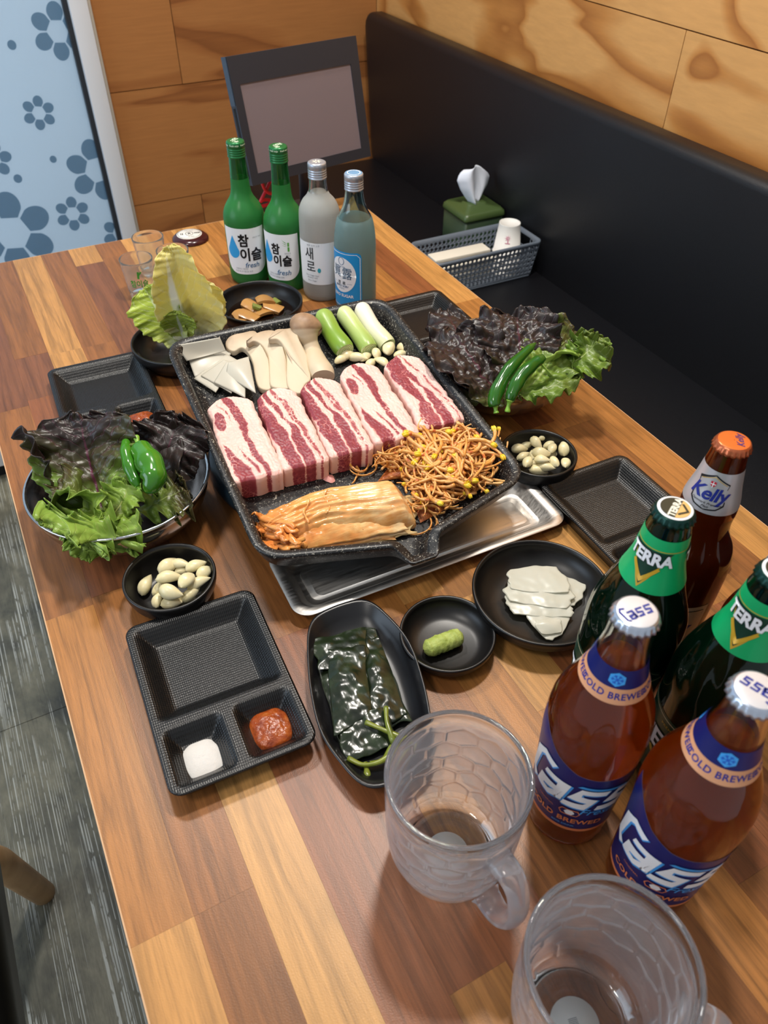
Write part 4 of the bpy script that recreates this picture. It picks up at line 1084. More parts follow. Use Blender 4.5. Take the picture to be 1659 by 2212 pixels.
def mug(label, x, y, rz):
    root = thing('beer_mug', label, 'mug', (x, y, TZ), rz, 'frosted glass beer mugs')
    link('body', MUG, root)
    path = spline([(0, -.0488, .096), (0, -.064, .098), (0, -.0735, .088), (0, -.0775, .065), (0, -.0725, .040), (0, -.062, .027), (0, -.0465, .0290)], 30)
    rad = [.0105-.0025*math.sin(PI*k/29)+.002*(k in (0, 29)) for k in range(30)]
    MB().tube(path, rad, 18, flat=.78).obj('handle', [M_MUG], root)
    st = MB().lathe([(0, .0001), (.0185, .0001), (.0185, .0004), (0, .0004)], 40).obj('base_sticker', M_STICKER, root)
    printed('barcode', merge2d(*[poly2d([(-.004+k*.0011, -.003), (-.0035+k*.0011, -.003), (-.0035+k*.0011, .004), (-.004+k*.0011, .004)]) for k in range(8)]), disc_at(.0006, .6), INK_G, st, .05)
    return root
mug('frosted faceted glass mug between the pickled leaf dish and the blue-label beer', .1715, .2060, .06)
mug('frosted faceted glass mug at the bottom of the picture, cut by its edge', .1890, .0640, .75)

# --- soju glasses and the opener
def soju_glass(label, x, y, printedq, turn=0.0):
    root = thing('soju_glass', label, 'glass', (x, y, TZ), facing(x, y)+turn, 'small clear soju glasses')
    rf = lambda z: interp(z, [(0, .0205), (.004, .0215), (.064, .0268)])
    MB().lathe([(0, .0015), (.019, .001), (.0205, 0)]+[(rf(.064*k/16), .064*k/16+.0003) for k in range(17)]+[(.0264, .0650), (.0254, .0648)]+[(rf(.064*k/16)-.0018, .064*k/16) for k in range(15, 2, -1)]+[(.0175, .0085), (0, .008)], 56).obj('body', M_THIN, root)
    if printedq:
        w = wrap(rf, 0, .034, .0004); gm = paper('print_bright_green', '#3f9a3c')
        printed('lettering', text2d('참이슬', .0135, .0003, 0, 0, -.004, .8), w, gm, root)
        printed('bamboo', merge2d(stroke2d([(0, .006), (.001, .0185)], .0032), poly2d([(.001, .010), (.0065, .0175), (.004, .0185), (.001, .013)])), w, gm, root)
    return root
soju_glass('small clear soju glass with green lettering in front of the other two', .2010, 1.2440, True, -.1)
soju_glass('small clear soju glass nearest the white door frame', .2400, 1.3170, False)
soju_glass('small clear soju glass half hidden behind the standing cabbage leaf', .2630, 1.2480, False)
op = thing('bottle_opener', 'round dark red bottle opener disc with a white printed face', 'opener', (.3370, 1.4180, TZ), facing(.337, 1.418))
M_MAROON = simple('maroon_gloss', '#3a1418', .18)
MB().lathe([(0, 0), (.031, 0), (.034, .002)], 56).obj('rim', simple('opener_rim', '#b7a79c', .35, .4), op)
MB().lathe([(.034, .002), (.0335, .0045), (.029, .0085), (.022, .0098), (0, .0100)], 56).obj('disc', M_MAROON, op)
fc = MB().lathe([(.0235, .0098), (.0230, .0103), (0, .0104)], 48).obj('face', paper('opener_face', '#d8d6d0'), op, (-.001, .003, 0))
printed('print', merge2d(stroke2d(ell(0, 0, .0068, .0085, 28), .0008, True), stroke2d(ell(0, 0, .0215, .0215, 40), .0006, True), text2d('R', .0105, .0001, 0, 0, 0), stroke2d([(-.0155, -.004), (-.0155, .004)], .0014), stroke2d([(-.0125, -.004), (-.0125, .004)], .0014), text2d('HOF', .0055, .0003, 0, .0145, .001), text2d('bottle opener', .0030, 0, 0, 0, .0145), text2d('& Soju', .0042, 0, .3, .003, -.0140)), disc_at(.0107), INK_K, fc, .05)

# ------------------------------------------------------------------ tablet screen on its pole
tab = thing('tablet_screen', 'black framed ordering tablet on a pole at the far end of the table', 'screen', (.5845, 1.42, TZ))
M_TABF = simple('tablet_plastic', '#23262f', .45)
tm = Matrix.Translation((0, 0, .1937)) @ Matrix.Rotation(.1641, 4, 'Z') @ Matrix.Rotation(-.2251, 4, 'X')
tr_, te = tm.to_translation(), tm.to_euler()
mb = MB(); hw, hh, d0 = .134, .1024, .020
sx0, sx1, sz0, sz1 = -.1185, .1145, -.084, .0595
front = [(-hw, -hh), (hw, -hh), (hw, hh), (-hw, hh)]; hole = [(sx0, sz0), (sx1, sz0), (sx1, sz1), (sx0, sz1)]
V = [(x_, 0, z_) for x_, z_ in front]+[(x_, 0, z_) for x_, z_ in hole]+[(x_, .0025, z_) for x_, z_ in hole]+[(x_, d0, z_) for x_, z_ in front]
Fq = [(i, (i+1) % 4, 4+(i+1) % 4, 4+i) for i in range(4)]+[(4+i, 4+(i+1) % 4, 8+(i+1) % 4, 8+i) for i in range(4)]+[((i+1) % 4, i, 12+i, 12+(i+1) % 4) for i in range(4)]+[(15, 14, 13, 12)]
mb.add(V, Fq).obj('frame', M_TABF, tab, tr_, te, smooth=False)
_k = NT('dark_screen'); _k.p(Base_Color='#6e6369', Roughness=.35, Specular_IOR_Level=.7); M_SCREEN = _k.m
MB().box(sx0, sx1, .0018, .004, sz0, sz1).obj('screen', M_SCREEN, tab, tr_, te, smooth=False)
MB().box(-hw-.0015, -hw+.0005, .002, d0-.002, .028, hh).obj('side_latch', simple('tablet_latch', '#34404f', .3), tab, tr_, te, smooth=False)
MB().box(-hw-.0004, -hw+.001, .006, d0-.006, -hh+.012, .024).obj('side_slot', simple('slot_black', '#07080a', .8), tab, tr_, te, smooth=False)
MB().tube([(.004, .030, .005), (.004, .030, .20)], .0115, 20).obj('pole', simple('pole_plastic', '#20242d', .4), tab)
bevel_box('pole_mount', -.03, .038, .018, .034, .16, .23, .004, M_TABF, tab)
MB().lathe([(0, 0), (.044, 0), (.046, .003), (.042, .007), (.014, .011), (0, .011)], 40).obj('pole_base', M_TABF, tab, (.004, .030, 0))
M_RED = simple('red_cable', '#c21d32', .4)
cab = MB()
random.seed(11)
for k in range(3):
    pts = [(.512+.006*k, 1.432, TZ+.098)]
    for q in range(1, 9):
        t = q/9; pts.append((.505+.028*math.sin(5.5*t+k*1.9)+.008*k, 1.436+.010*math.cos(4*t+k), TZ+.098-.092*t+.012*math.sin(9*t+k)))
    pts.append((.50+.012*k, 1.437, TZ+.0035))
    cab.tube(spline(pts, 50), .0032, 8)
tag(cab.obj('cable', M_RED), 'red cable hanging in loops below the tablet screen', 'cable')

# ------------------------------------------------------------------ tissue box, basket, cups and paper sleeves on the bench seat
ZB = TZ-.285
tb = thing('tissue_box', 'dark green tissue box on the bench with a white tissue sticking out', 'box', (1.158, 1.684, ZB+.0012), -.02)
M_TG = simple('green_lacquer', '#33452f', .35, var='#2b3d2a', vscale=15)
MB().loft([rrect(.056, .056, .006, 0), rrect(.058, .058, .006, .004), rrect(.058, .058, .006, .100)]).obj('body', M_TG, tb)
MB().loft([rrect(.0605, .0605, .008, .094), rrect(.0615, .0615, .008, .098), rrect(.0605, .0605, .010, .108), rrect(.054, .054, .012, .1145), rrect(.03, .022, .010, .1155), rrect(.028, .020, .009, .1205), rrect(.022, .014, .007, .1215)]).obj('lid', simple('green_lid', '#46592f', .32), tb)
rows = []
for j in range(15):
    v = j/14; row = []
    wv = interp(v, [(0, .016), (.2, .030), (.45, .044), (.72, .052), (.9, .044), (1, .030)])
    for i in range(21):
        u = -1+2*i/20; f = math.sin(u*6+1.2)*.010*(1-.5*v)+math.sin(u*2.6)*.008
        row.append((u*wv-.010*v*v+.004*v, f+.010*v*u*u-.004, .120+.092*v-.018*max(0, u)**2*v-.014*max(0, -u-.4)*v))
    rows.append(row)
thick(MB().grid(rows).obj('tissue', simple('tissue_paper', '#e3e7f2', .8), tb), .0006)

bk = thing('basket', 'grey perforated plastic basket on the bench holding paper cups and sleeves', 'basket', (1.062, 1.519, ZB+.0012), -.01)
M_BASK = simple('grey_plastic', '#6b7480', .45)
def perforated(P00, P10, P11, P01, nc, nr, hole=.32, margin=(.0, .0), slot=None):
    """a wall between four corners (bottom-left, bottom-right, top-right, top-left) with round holes"""
    mb = MB(); n = 12
    def q(u, v):
        a = Vector(P00).lerp(Vector(P10), u); b = Vector(P01).lerp(Vector(P11), u); return a.lerp(b, v)
    v0, v1 = margin
    for rr in range(nr):
        for cc in range(nc):
            u0, u1 = cc/nc, (cc+1)/nc; a0, a1 = v0+(1-v0-v1)*rr/nr, v0+(1-v0-v1)*(rr+1)/nr
            uc, vc = (u0+u1)/2, (a0+a1)/2
            if slot and slot(uc, vc): continue
            sq = []; ci = []
            for k in range(n):
                t = 2*PI*k/n+PI/4; c_, s_ = math.cos(t), math.sin(t); m_ = max(abs(c_), abs(s_))
                sq.append(q(uc+(u1-u0)/2*c_/m_, vc+(a1-a0)/2*s_/m_)); ci.append(q(uc+(u1-u0)*hole*c_, vc+(a1-a0)*hole*s_))
            mb.add(sq+ci, [(k, (k+1) % n, n+(k+1) % n, n+k) for k in range(n)])
    for b0, b1 in ((0, v0), (1-v1, 1)):
        if b1-b0 > 1e-6: mb.add([q(0, b0), q(1, b0), q(1, b1), q(0, b1)], [(0, 1, 2, 3)])
    return mb
hb = .096; b0 = (.137, .053); b1 = (.1475, .0635)
cor = lambda h, z: [(-h[0], -h[1], z), (h[0], -h[1], z), (h[0], h[1], z), (-h[0], h[1], z)]
B, Tp = cor(b0, .004), cor(b1, hb-.004)
for i, (nc, nr) in enumerate(((24, 6), (10, 6), (24, 6), (10, 6))):
    j = (i+1) % 4
    sl = (lambda u, v: .28 < u < .72 and v > .60) if i % 2 else None
    o = perforated(B[i], B[j], Tp[j], Tp[i], nc, nr, .33, (.06, .07), sl).obj('side_panel', M_BASK, bk); thick(o, .0018)
MB().loft([rrect(b0[0]+.001, b0[1]+.001, .006, 0), rrect(b0[0]+.001, b0[1]+.001, .006, .0045)]).obj('base', M_BASK, bk)
MB().loft([rrect(b1[0]-.001, b1[1]-.001, .012, hb-.010), rrect(b1[0]+.004, b1[1]+.004, .016, hb-.010), rrect(b1[0]+.0055, b1[1]+.0055, .017, hb-.003), rrect(b1[0]+.004, b1[1]+.004, .016, hb), rrect(b1[0]-.001, b1[1]-.001, .012, hb-.001), rrect(b1[0]-.002, b1[1]-.002, .012, hb-.010)], 0, False, False).obj('rim', M_BASK, bk)
M_CUP = paper('paper_cup_white', '#e9e6e0', .6); M_PINK = paper('print_pink', '#e59aae')
def cup(z, label, mark):
    root = thing('paper_cup', label, 'cup', (1.152, 1.512, ZB+z), facing(1.152, 1.512), 'paper cups in the basket')
    MB().lathe([(.0360, .0010), (.0362, .0022), (.0350, .0036), (.0342, .0030), (.0262, .0735), (.0262, .0750), (.0248, .0750), (.0244, .0690), (0, .0690)], 40).obj('body', M_CUP, root)
    if mark:
        rf = lambda zz: .0342-(.0080)*(zz-.003)/.0705
        fl = merge2d(*[poly2d([(.0012*math.cos(a-.9), .001*math.sin(a-.9)+.001), (.0085*math.cos(a), .009*math.sin(a)), (.0030*math.cos(a+.5), .003*math.sin(a+.5))]) for a in [k*PI/4 for k in range(8)]], stroke2d([(0, -.002), (.001, -.012)], .0028), stroke2d([(-.006, -.012), (.006, -.0125)], .0022))
        printed('print', fl, wrap(rf, 0, .046, .0004), M_PINK, root, .003)
for k in range(4):
    cup(.005+.017*k, ('upside-down paper cup with a pink print on top of its stack', 'paper cup in the stack, second under the printed one', 'paper cup in the stack, directly above the lowest one', 'lowest upside-down paper cup of the stack in the basket')[(0, 1, 2, 3)[3-k]], k == 3)
M_SLEEVE = paper('paper_sleeve', '#e6dfcf', .7)
random.seed(5)
for k in range(8):
    o = bevel_box('paper_sleeve', -.078, .078, -.021, .021, 0, .0088, .002, M_SLEEVE, None, (1.022+random.uniform(-.008, .008), 1.519+random.uniform(-.006, .006), ZB+.006+.0092*k), (0, 0, random.uniform(-.05, .05)))
    tag(o, 'white paper sleeve on top of the pile in the grey basket' if k == 7 else 'white paper sleeve %s in the pile inside the grey basket' % ('at the bottom', 'second from the bottom', 'third from the bottom', 'fourth from the bottom', 'fourth from the top', 'third from the top', 'second from the top')[k], 'sleeve', 'paper sleeves in the basket')

# ------------------------------------------------------------------ food in the grill pan
def panat(px, py, h=0.0):
    """photograph point -> pan coordinates (a, b) at height h over the pan floor"""
    d = Vector((px-PX_W/2)/F_PX*RGT - (py-PX_H/2)/F_PX*UPV + FWD); C = Vector((0, 0, CAM_H))
    t = ((P0-C).dot(PN)+PFLOOR+h)/d.dot(PN); P = C+d*t-P0
    return Vector((P.dot(PFX), P.dot(PFY), h))
def pan_place(o, a, b, h=0.0, rz=0.0):
    o.matrix_world = PANM @ Matrix.Translation((a, b, PFLOOR+h)) @ Matrix.Rotation(rz, 4, 'Z'); return o
def pan_frame(o): return pan_place(o, 0, 0, 0)

# pork belly slabs
def mat_pork():
    k = NT('pork_belly'); v0 = k.coord(); oi = k.n('ShaderNodeObjectInfo')
    va = k.n('ShaderNodeVectorMath', operation='MULTIPLY_ADD'); k.set(va.inputs[0], oi.outputs['Random']); va.inputs[1].default_value = (.7, .4, .2); k.set(va.inputs[2], v0); v = va.outputs[0]
    le = k.n('ShaderNodeAttribute', attribute_name='lean').outputs['Fac']
    stv = k.n('ShaderNodeMapping'); k.set(stv.inputs['Vector'], v); stv.inputs['Scale'].default_value = (1, .6, 1)
    warp = k.n('ShaderNodeVectorMath', operation='MULTIPLY_ADD'); nz_ = k.n('ShaderNodeTexNoise'); k.set(nz_.inputs['Vector'], v); nz_.inputs['Scale'].default_value = 120
    k.set(warp.inputs[0], nz_.outputs['Color']); warp.inputs[1].default_value = (.006, .006, .006); k.set(warp.inputs[2], stv.outputs[0])
    vo = k.voro(warp.outputs[0], 210, 'DISTANCE_TO_EDGE'); crack = k.ramp(vo.outputs[0], [(0, 1.0), (.05, .75), (.13, 0.0)])
    n1 = k.noise(v, 90, 4, .6)
    gate = k.ramp(k.noise(v, 38, 2), [(.38, 0.0), (.60, 1.0)])
    l2 = k.math('ADD', le, k.math('MULTIPLY', k.math('SUBTRACT', n1, .5), .55))
    l2 = k.math('SUBTRACT', l2, k.math('MULTIPLY', k.math('MULTIPLY', crack, gate), .55), True)
    c = k.ramp(l2, [(0, '#eacbc2'), (.26, '#e5bcb3'), (.40, '#d09a92'), (.52, '#ab5c60'), (.78, '#96454f'), (1, '#873844')])
    c = k.mix(.35, c, k.ramp(k.noise(v, 24, 3), [(.3, '#e9b6b0'), (.7, '#f6e3da')]), 'MULTIPLY')
    k.p(Base_Color=c, Roughness=.42, Specular_IOR_Level=.45, Subsurface_Weight=.12, Normal=k.bump(k.math('ADD', n1, k.math('MULTIPLY', l2, -.5)), .22, .0012))
    k.b.inputs['Subsurface Radius'].default_value = (.004, .0015, .001); return k.m
M_PORK = mat_pork()
def band(pts):
    vs = [p[0] for p in pts]
    def f(u, v):
        if v < vs[0]-.02 or v > vs[-1]+.02: return 0
        uc = float(np.interp(v, vs, [p[1] for p in pts])); hw = float(np.interp(v, vs, [p[2] for p in pts]))
        return sm(-.035, .035, hw-abs(u-uc))
    return f
def blob(cu, cv, ru, rv): return lambda u, v: sm(1.15, .85, math.hypot((u-cu)/ru, (v-cv)/rv))
SLAB_A = [(band([(0, .70, .045), (.1, .68, .05), (.3, .60, .055), (.45, .56, .06), (.6, .60, .085), (.8, .57, .11), (.92, .47, .11), (1, .36, .08)]), 1), (blob(.17, .70, .12, .11), 1),
          (band([(0, .30, .15), (.12, .27, .15), (.24, .20, .10), (.36, .11, .04), (.42, .09, 0)]), .92), (band([(.06, .54, .02), (.16, .51, .03), (.28, .42, .02), (.36, .34, .0)]), .9),
          (band([(0, .91, .018), (.2, .885, .012), (.5, .83, .006), (.55, .83, 0)]), .42), (band([(.66, .40, .0), (.74, .41, .02), (.84, .30, .015), (.88, .22, 0)]), .8)]
SLAB_B = [(band([(0, .30, .15), (.12, .27, .14), (.3, .22, .17), (.5, .15, .15), (.75, .06, .12), (1, .02, .06)]), 1), (band([(.52, .50, .0), (.6, .42, .04), (.75, .33, .07), (.9, .23, .07), (1, .17, .06)]), 1),
          (band([(0, .60, .12), (.2, .58, .13), (.4, .54, .11), (.52, .53, .05), (.58, .50, .0)]), 1), (band([(0, .86, .035), (.2, .82, .045), (.45, .74, .065), (.7, .62, .08), (.9, .47, .06), (1, .38, .04)]), .66)]
SLAB_C = [(band([(.32, .36, .06), (.5, .26, .15), (.7, .20, .17), (.9, .22, .17), (1, .28, .16)]), 1), (band([(.45, .60, .0), (.55, .52, .05), (.75, .42, .09), (.95, .34, .10), (1, .3, .08)]), 1),
          (band([(0, .28, .16), (.15, .30, .17), (.28, .33, .14), (.34, .34, .0)]), .8), (band([(0, .60, .12), (.2, .62, .11), (.4, .60, .08), (.52, .56, .0)]), .95),
          (band([(0, .90, .03), (.3, .84, .035), (.6, .76, .04), (.85, .62, .04), (1, .5, .03)]), .55)]
def slab(label, a, b, wf, wb, L, rz, masks, seed, h=.030):
    def xy(u, v):
        w = wf+(wb-wf)*v
        vv = v
        if v > .86: w *= math.sqrt(max(.02, 1-((v-.86)/.145)**2*.80))
        elif v < .05: w *= 1-.10*(1-v/.05)**2
        x = (u-.5)*w+.0022*nz(v*6+seed, u*2, seed)+.0016*nz(v*17, seed, u)
        y = (v-.5)*L-.010*max(0, v-.86)/.14*(2*u-1)**2+(.0025*nz(u*5, seed, 1) if v < .1 else 0)
        return x, y
    def top(u, v):
        x, y = xy(u, v); e = min(u, 1-u)*wf; e2 = min(v, 1-v)*L; e = min(e, e2)
        return x, y, h*(1-.05*nz(u*3+seed, v*4))-.0028*(1-min(1, e/.005))**2+.0007*nz(u*22+seed, v*45, 2)
    def bot(u, v):
        x, y = xy(u, v); return x*1.01, y*1.01+(.0018 if v < .5 else 0), .0006
    def attr(u, v, w): return max(a_*f(u+.015*nz(v*9+seed, u*6), v+.01*nz(u*9, v*7, seed)) for f, a_ in masks)
    V, Fc, U, A = box_grid(72, 150, top, bot, 4, attr)
    o = link('pork_belly_slab', mesh_data('pork_belly_slab', V, Fc, [M_PORK], True, None, None, {'lean': A}))
    autosharp(o, 58); pan_place(o, a, b, .0004, rz)
    return tag(o, label, 'meat', 'pork belly slabs in the pan')
slab('thick pork belly slab next to the white sheets, pale with one red stripe', -.1155, .184, .0600, .0530, .146, -.06, SLAB_A, 1)
slab('thick pork belly slab in front of the first mushroom slices, striped red and white', -.0590, .181, .0545, .0490, .142, -.07, SLAB_B, 2)
slab('thick pork belly slab in the middle of the row of five', -.0040, .181, .0545, .0490, .142, -.07, SLAB_B, 3)
slab('thick pork belly slab in front of the leeks, pale with crackled red stripe', .0530, .187, .0590, .0520, .150, -.06, SLAB_A, 4)
slab('thick pork belly slab at the bench-side pan wall with a dark red torn front', .1135, .186, .0580, .0510, .142, -.04, SLAB_C, 5)
sc_ = MB(); rows = [[(.006*math.cos(t)*r*(1+.2*math.sin(3*t)), .0075*math.sin(t)*r, .0030*(1-r*r)+.0008) for t in [2*PI*i/14 for i in range(14)]] for r in (1, .75, .4, .05)]
o = pan_place(sc_.grid(rows, 0, closed_u=True).obj('pork_scrap', simple('pork_pink', '#d99a94', .4)), *panat(712, 1036)[:2], .0005, .3); tag(o, 'tiny pink pork scrap on the pan floor beside the kimchi', 'meat')

# leek pieces
def mat_leek(name, c0, c1, c2):
    k = NT(name); v = k.coord(); x, y, z = k.sep(v)
    st = k.noise(k.coord(scale=(1, .06, 1)), 260, 3, .6)
    g = k.math('ADD', k.math('MULTIPLY', y, 9.0), k.math('MULTIPLY', k.math('SUBTRACT', st, .5), .35)); g = k.math('ADD', g, .5)
    k.p(Base_Color=k.ramp(g, [(0.05, c0), (.5, c1), (.95, c2)]), Roughness=.33, Normal=k.bump(st, .12, .0006)); return k.m
def mat_leekend():
    k = NT('leek_cut_end'); v = k.coord()
    w = k.n('ShaderNodeTexWave', wave_type='RINGS', rings_direction='Y'); k.set(w.inputs['Vector'], v); w.inputs['Scale'].default_value = 150; w.inputs['Distortion'].default_value = 2.0; w.inputs['Detail Scale'].default_value = 1.5
    k.p(Base_Color=k.ramp(w.outputs['Fac'], [(.1, '#a9c66a'), (.5, '#d5e2a4'), (.9, '#e9eed2')]), Roughness=.4); return k.m
M_LEND = mat_leekend()
def leek(label, pa, pb, ra, rb, mat, bend, lift=.0120):
    A, B = panat(*pa, ra+lift), panat(*pb, rb); mid = (A+B)/2; L = Vector((B.x-A.x, B.y-A.y)).length; rz = math.atan2((A-B).y, (A-B).x)-PI/2
    n = 22; mb = MB(); pts = []; rad = []
    for k in range(n+1):
        t = k/n; r = rb+(ra-rb)*t; r = r*(1+.03*math.sin(9*t))*(1 if 0 < k < n else .94)
        pts.append((bend*math.sin(PI*t), -L/2+L*t, r-ra+lift*t**1.3)); rad.append(r)
    mb.tube(pts, rad, 30, cap=False)
    root = thing('leek_piece', label, 'vegetable', group='leek pieces in the pan')
    pan_place(root, mid.x, mid.y, ra+.0006, rz); mb.obj('shaft', mat, root)
    for e, r, y in ((0, rb, -L/2), (1, ra, L/2)):
        s_ = -1 if e == 0 else 1; rr = r*.945
        rings = [(rr, 0), (rr*.93, .0009), (rr*.8, .0003), (rr*.62, .0010), (rr*.42, .0004), (rr*.2, .0011), (.0002, .0008)]
        MB().grid([[(q*math.cos(t), y+s_*dz, q*math.sin(t)+r-ra+(lift if e else 0)) for t in [2*PI*i/30 for i in range(30)]] for q, dz in rings], 0, closed_u=True).obj('cut_end', M_LEND, root)
leek('leek piece, the greenest of three, beside the mushroom', (698, 684), (745, 757), .0130, .0137, mat_leek('leek_green', '#6f9330', '#7c9e38', '#9db561'), -.0012)
leek('leek piece, pale green, in the middle of three', (741, 676), (797, 755), .0118, .0124, mat_leek('leek_pale_green', '#84a344', '#b0c274', '#cfd6a8'), .0015)
leek('leek piece, white, nearest the bench-side pan wall', (780, 668), (837, 746), .0118, .0124, mat_leek('leek_white', '#cfd39c', '#dfdcc8', '#e2dfd2'), -.0020)

# garlic
def mat_garlic():
    k = NT('peeled_garlic'); v = k.coord(); n_ = k.noise(v, 70, 3)
    k.p(Base_Color=k.ramp(n_, [(.3, '#ddd09f'), (.7, '#e6ddba')]), Roughness=.33, Subsurface_Weight=.1, Normal=k.bump(k.noise(v, 160, 2), .08, .0006)); k.b.inputs['Subsurface Radius'].default_value = (.004, .003, .002); return k.m
M_GARLIC = mat_garlic()
def clove_mesh(seed, L=.0152, r=.0090):
    rows = []
    for j in range(15):
        t = j/14; x = -L+2*L*t; w = r*math.sin(PI*min(1, t*.93+.045))**.62*(1-.50*t**2)
        if j in (0, 14): w = .0003
        row = []
        for i in range(18):
            a = 2*PI*i/18; y, z = w*math.cos(a), w*.88*math.sin(a)
            if z < -.3*w: z = -.3*w+(z+.3*w)*.55
            y += .35*r*math.sin(2.4*t+seed)*.5; z += .0022*math.sin(PI*t)
            k = 1+.05*math.sin(3*a+seed*2)
            row.append((x+.0005*math.sin(seed+a), y*k, z*k))
        rows.append(row)
    return MB().grid(rows, 0, closed_u=True).data('garlic_clove', M_GARLIC)
CLOVES = [clove_mesh(1), clove_mesh(2.3, .0138, .0094), clove_mesh(4.1, .0150, .0084)]
def order_labels(items, where):
    """a label for each clove by its row (back to front) and its place in the row"""
    ordn = ('first', 'second', 'third', 'fourth', 'fifth', 'sixth'); n = len(items); rows_ = 3 if n < 12 else 4
    names = ('back', 'middle', 'front') if rows_ == 3 else ('back', 'second', 'third', 'front')
    idx = sorted(range(n), key=lambda i: items[i][1]); out = [None]*n
    for r in range(rows_):
        part = sorted(idx[r*n//rows_:(r+1)*n//rows_], key=lambda i: items[i][0])
        for q, i in enumerate(part): out[i] = 'garlic clove %s from the left in the %s row, %s' % (ordn[q], names[r], where)
    return out
def clove(label, group, k, loc, rot, sc):
    o = link('garlic_clove', CLOVES[k % 3], None, loc, rot); o.scale = (sc,)*3; return tag(o, label, 'garlic', group)
random.seed(3)
GL_ = ((740, 778, .006, .2, .80), (751, 768, .007, .6, .86), (774, 773, .008, -.9, .95), (792, 773, .007, .5, .80), (810, 763, .011, 1.4, .82), (822, 783, .010, 1.9, .84), (842, 753, .012, .9, 1.0), (876, 752, .008, -.6, .88), (866, 766, .007, .1, .80), (803, 786, .006, .7, .75))
GLAB = order_labels(GL_, 'grill pan')
for k, (gx, gy, h, rz, sc) in enumerate(GL_):
    q = panat(gx, gy, h); P = PANM @ Vector((q.x, q.y, PFLOOR+h))
    clove(GLAB[k], 'garlic cloves in the grill pan', k, P, (random.uniform(-.4, .4)+(.9 if k == 4 else 0), random.uniform(-.2, .2), rz), sc*1.02)
GL_ = ((317, 1264, .013, 1.2, .95), (363, 1222, .021, .9, 1.1), (390, 1219, .022, -.5, .95), (424, 1224, .024, .4, .9), (441, 1236, .022, 1.0, .9), (400, 1231, .015, .3, .9), (366, 1250, .026, .1, 1.05), (404, 1254, .028, 1.2, 1.05), (345, 1268, .014, .8, .85), (430, 1262, .020, .4, 1.0), (370, 1279, .026, -.4, 1.1), (412, 1283, .016, .6, .9), (342, 1296, .013, 1.4, .75), (372, 1303, .014, .2, .95), (398, 1292, .010, .0, .9))
GLAB = order_labels(GL_, 'bowl behind the salt plate')
for k, (gx, gy, z, rz, sc) in enumerate(GL_):
    clove(GLAB[k], 'garlic cloves in the bowl by the salt plate', k, at(gx, gy, z)+Vector((0, 0, TZ)), (random.uniform(-.5, .5), random.uniform(-.25, .25), rz-.3), sc*.88)
GL_ = ((1178, 944, .020, .5, .95), (1159, 957, .024, -1.0, .85), (1136, 963, .013, .2, .85), (1123, 972, .018, .25, .95), (1169, 979, .027, -.1, 1.0), (1187, 960, .019, .3, .75), (1194, 969, .023, 1.0, .8), (1218, 968, .023, 1.35, 1.05), (1219, 1000, .021, 1.2, .95), (1198, 997, .025, 1.6, .85), (1171, 994, .028, -.3, .8), (1139, 998, .023, 1.0, .95), (1178, 1011, .020, -.5, .95), (1154, 1004, .016, 1.5, .8), (1130, 985, .020, .4, .8), (1163, 1018, .015, -.1, .95), (1190, 983, .012, .6, .9), (1150, 985, .012, 1.2, .9))
GLAB = order_labels(GL_, 'bowl by the bench-side lettuce')
for k, (gx, gy, z, rz, sc) in enumerate(GL_):
    clove(GLAB[k], 'garlic cloves in the bowl by the bench-side lettuce', k, at(gx, gy, z)+Vector((0, 0, TZ)), (random.uniform(-.5, .5), random.uniform(-.25, .25), rz-.3), sc*.88)

# king oyster mushroom slices
def mat_mush():
    k = NT('mushroom_flesh'); v = k.coord(); st = k.noise(k.coord(scale=(1, .12, 1)), 190, 3)
    at_ = k.n('ShaderNodeAttribute', attribute_name='skin').outputs['Fac']
    c = k.mix(k.math('MULTIPLY', k.noise(v, 26, 3), .5), lin('#cdbda3'), lin('#bba98b'))
    c = k.mix(at_, c, k.ramp(k.noise(v, 60, 3), [(.3, '#806248'), (.7, '#ad8e70')]))
    k.p(Base_Color=c, Roughness=.5, Normal=k.bump(st, .1, .0006)); return k.m
M_MUSH = mat_mush()
def crop1(x, y): return 350+x/4.484, 640+y/4.484
def mush_slice(label, pts, h, th, capn):
    P = []
    for x, y in pts: P.append(panat(*crop1(x, y), h+.0215*sm(640, 320, y)))
    n = 64; Q = [Vector(p) for p in P]
    # closed Catmull-Rom
    m = len(Q); S = []
    for k in range(n):
        t = k/n*m; i = int(t); t -= i; a, b, c_, d = Q[(i-1) % m], Q[i % m], Q[(i+1) % m], Q[(i+2) % m]
        S.append(.5*((2*b)+(c_-a)*t+(2*a-5*b+4*c_-d)*t*t+(3*b-a-3*c_+d)*t**3))
    area = sum(S[i].x*S[(i+1) % n].y-S[(i+1) % n].x*S[i].y for i in range(n))
    if area < 0: S.reverse()
    cen = sum(S, Vector())/n
    def ring(off, z):
        out = []
        for i in range(n):
            t = (S[(i+1) % n]-S[i-1]); t.z = 0; t.normalize(); nn = Vector((t.y, -t.x, 0)); p = S[i]-nn*off
            out.append((p.x-cen.x, p.y-cen.y, p.z-h+z+.0010*nz(p.x*60, p.y*60, h*99)))
        return out
    mb = MB().loft([ring(.0014, -th), ring(0, -th+.0014), ring(0, -.0014), ring(.0006, -.0004), ring(.0018, 0)])
    yc = max(p[1] for p in mb.V); rng = yc-min(p[1] for p in mb.V)
    sk = [max(0, sm(yc-.16*rng, yc-.03*rng, p[1]))*(1 if i_ < 3*64 else .6) for i_, p in enumerate(mb.V)]
    o = mb.obj('mushroom_slice', M_MUSH, attrs={'skin': sk}); autosharp(o, 45); pan_place(o, cen.x, cen.y, h)
    return tag(o, label, 'mushroom', 'king oyster mushroom slices')
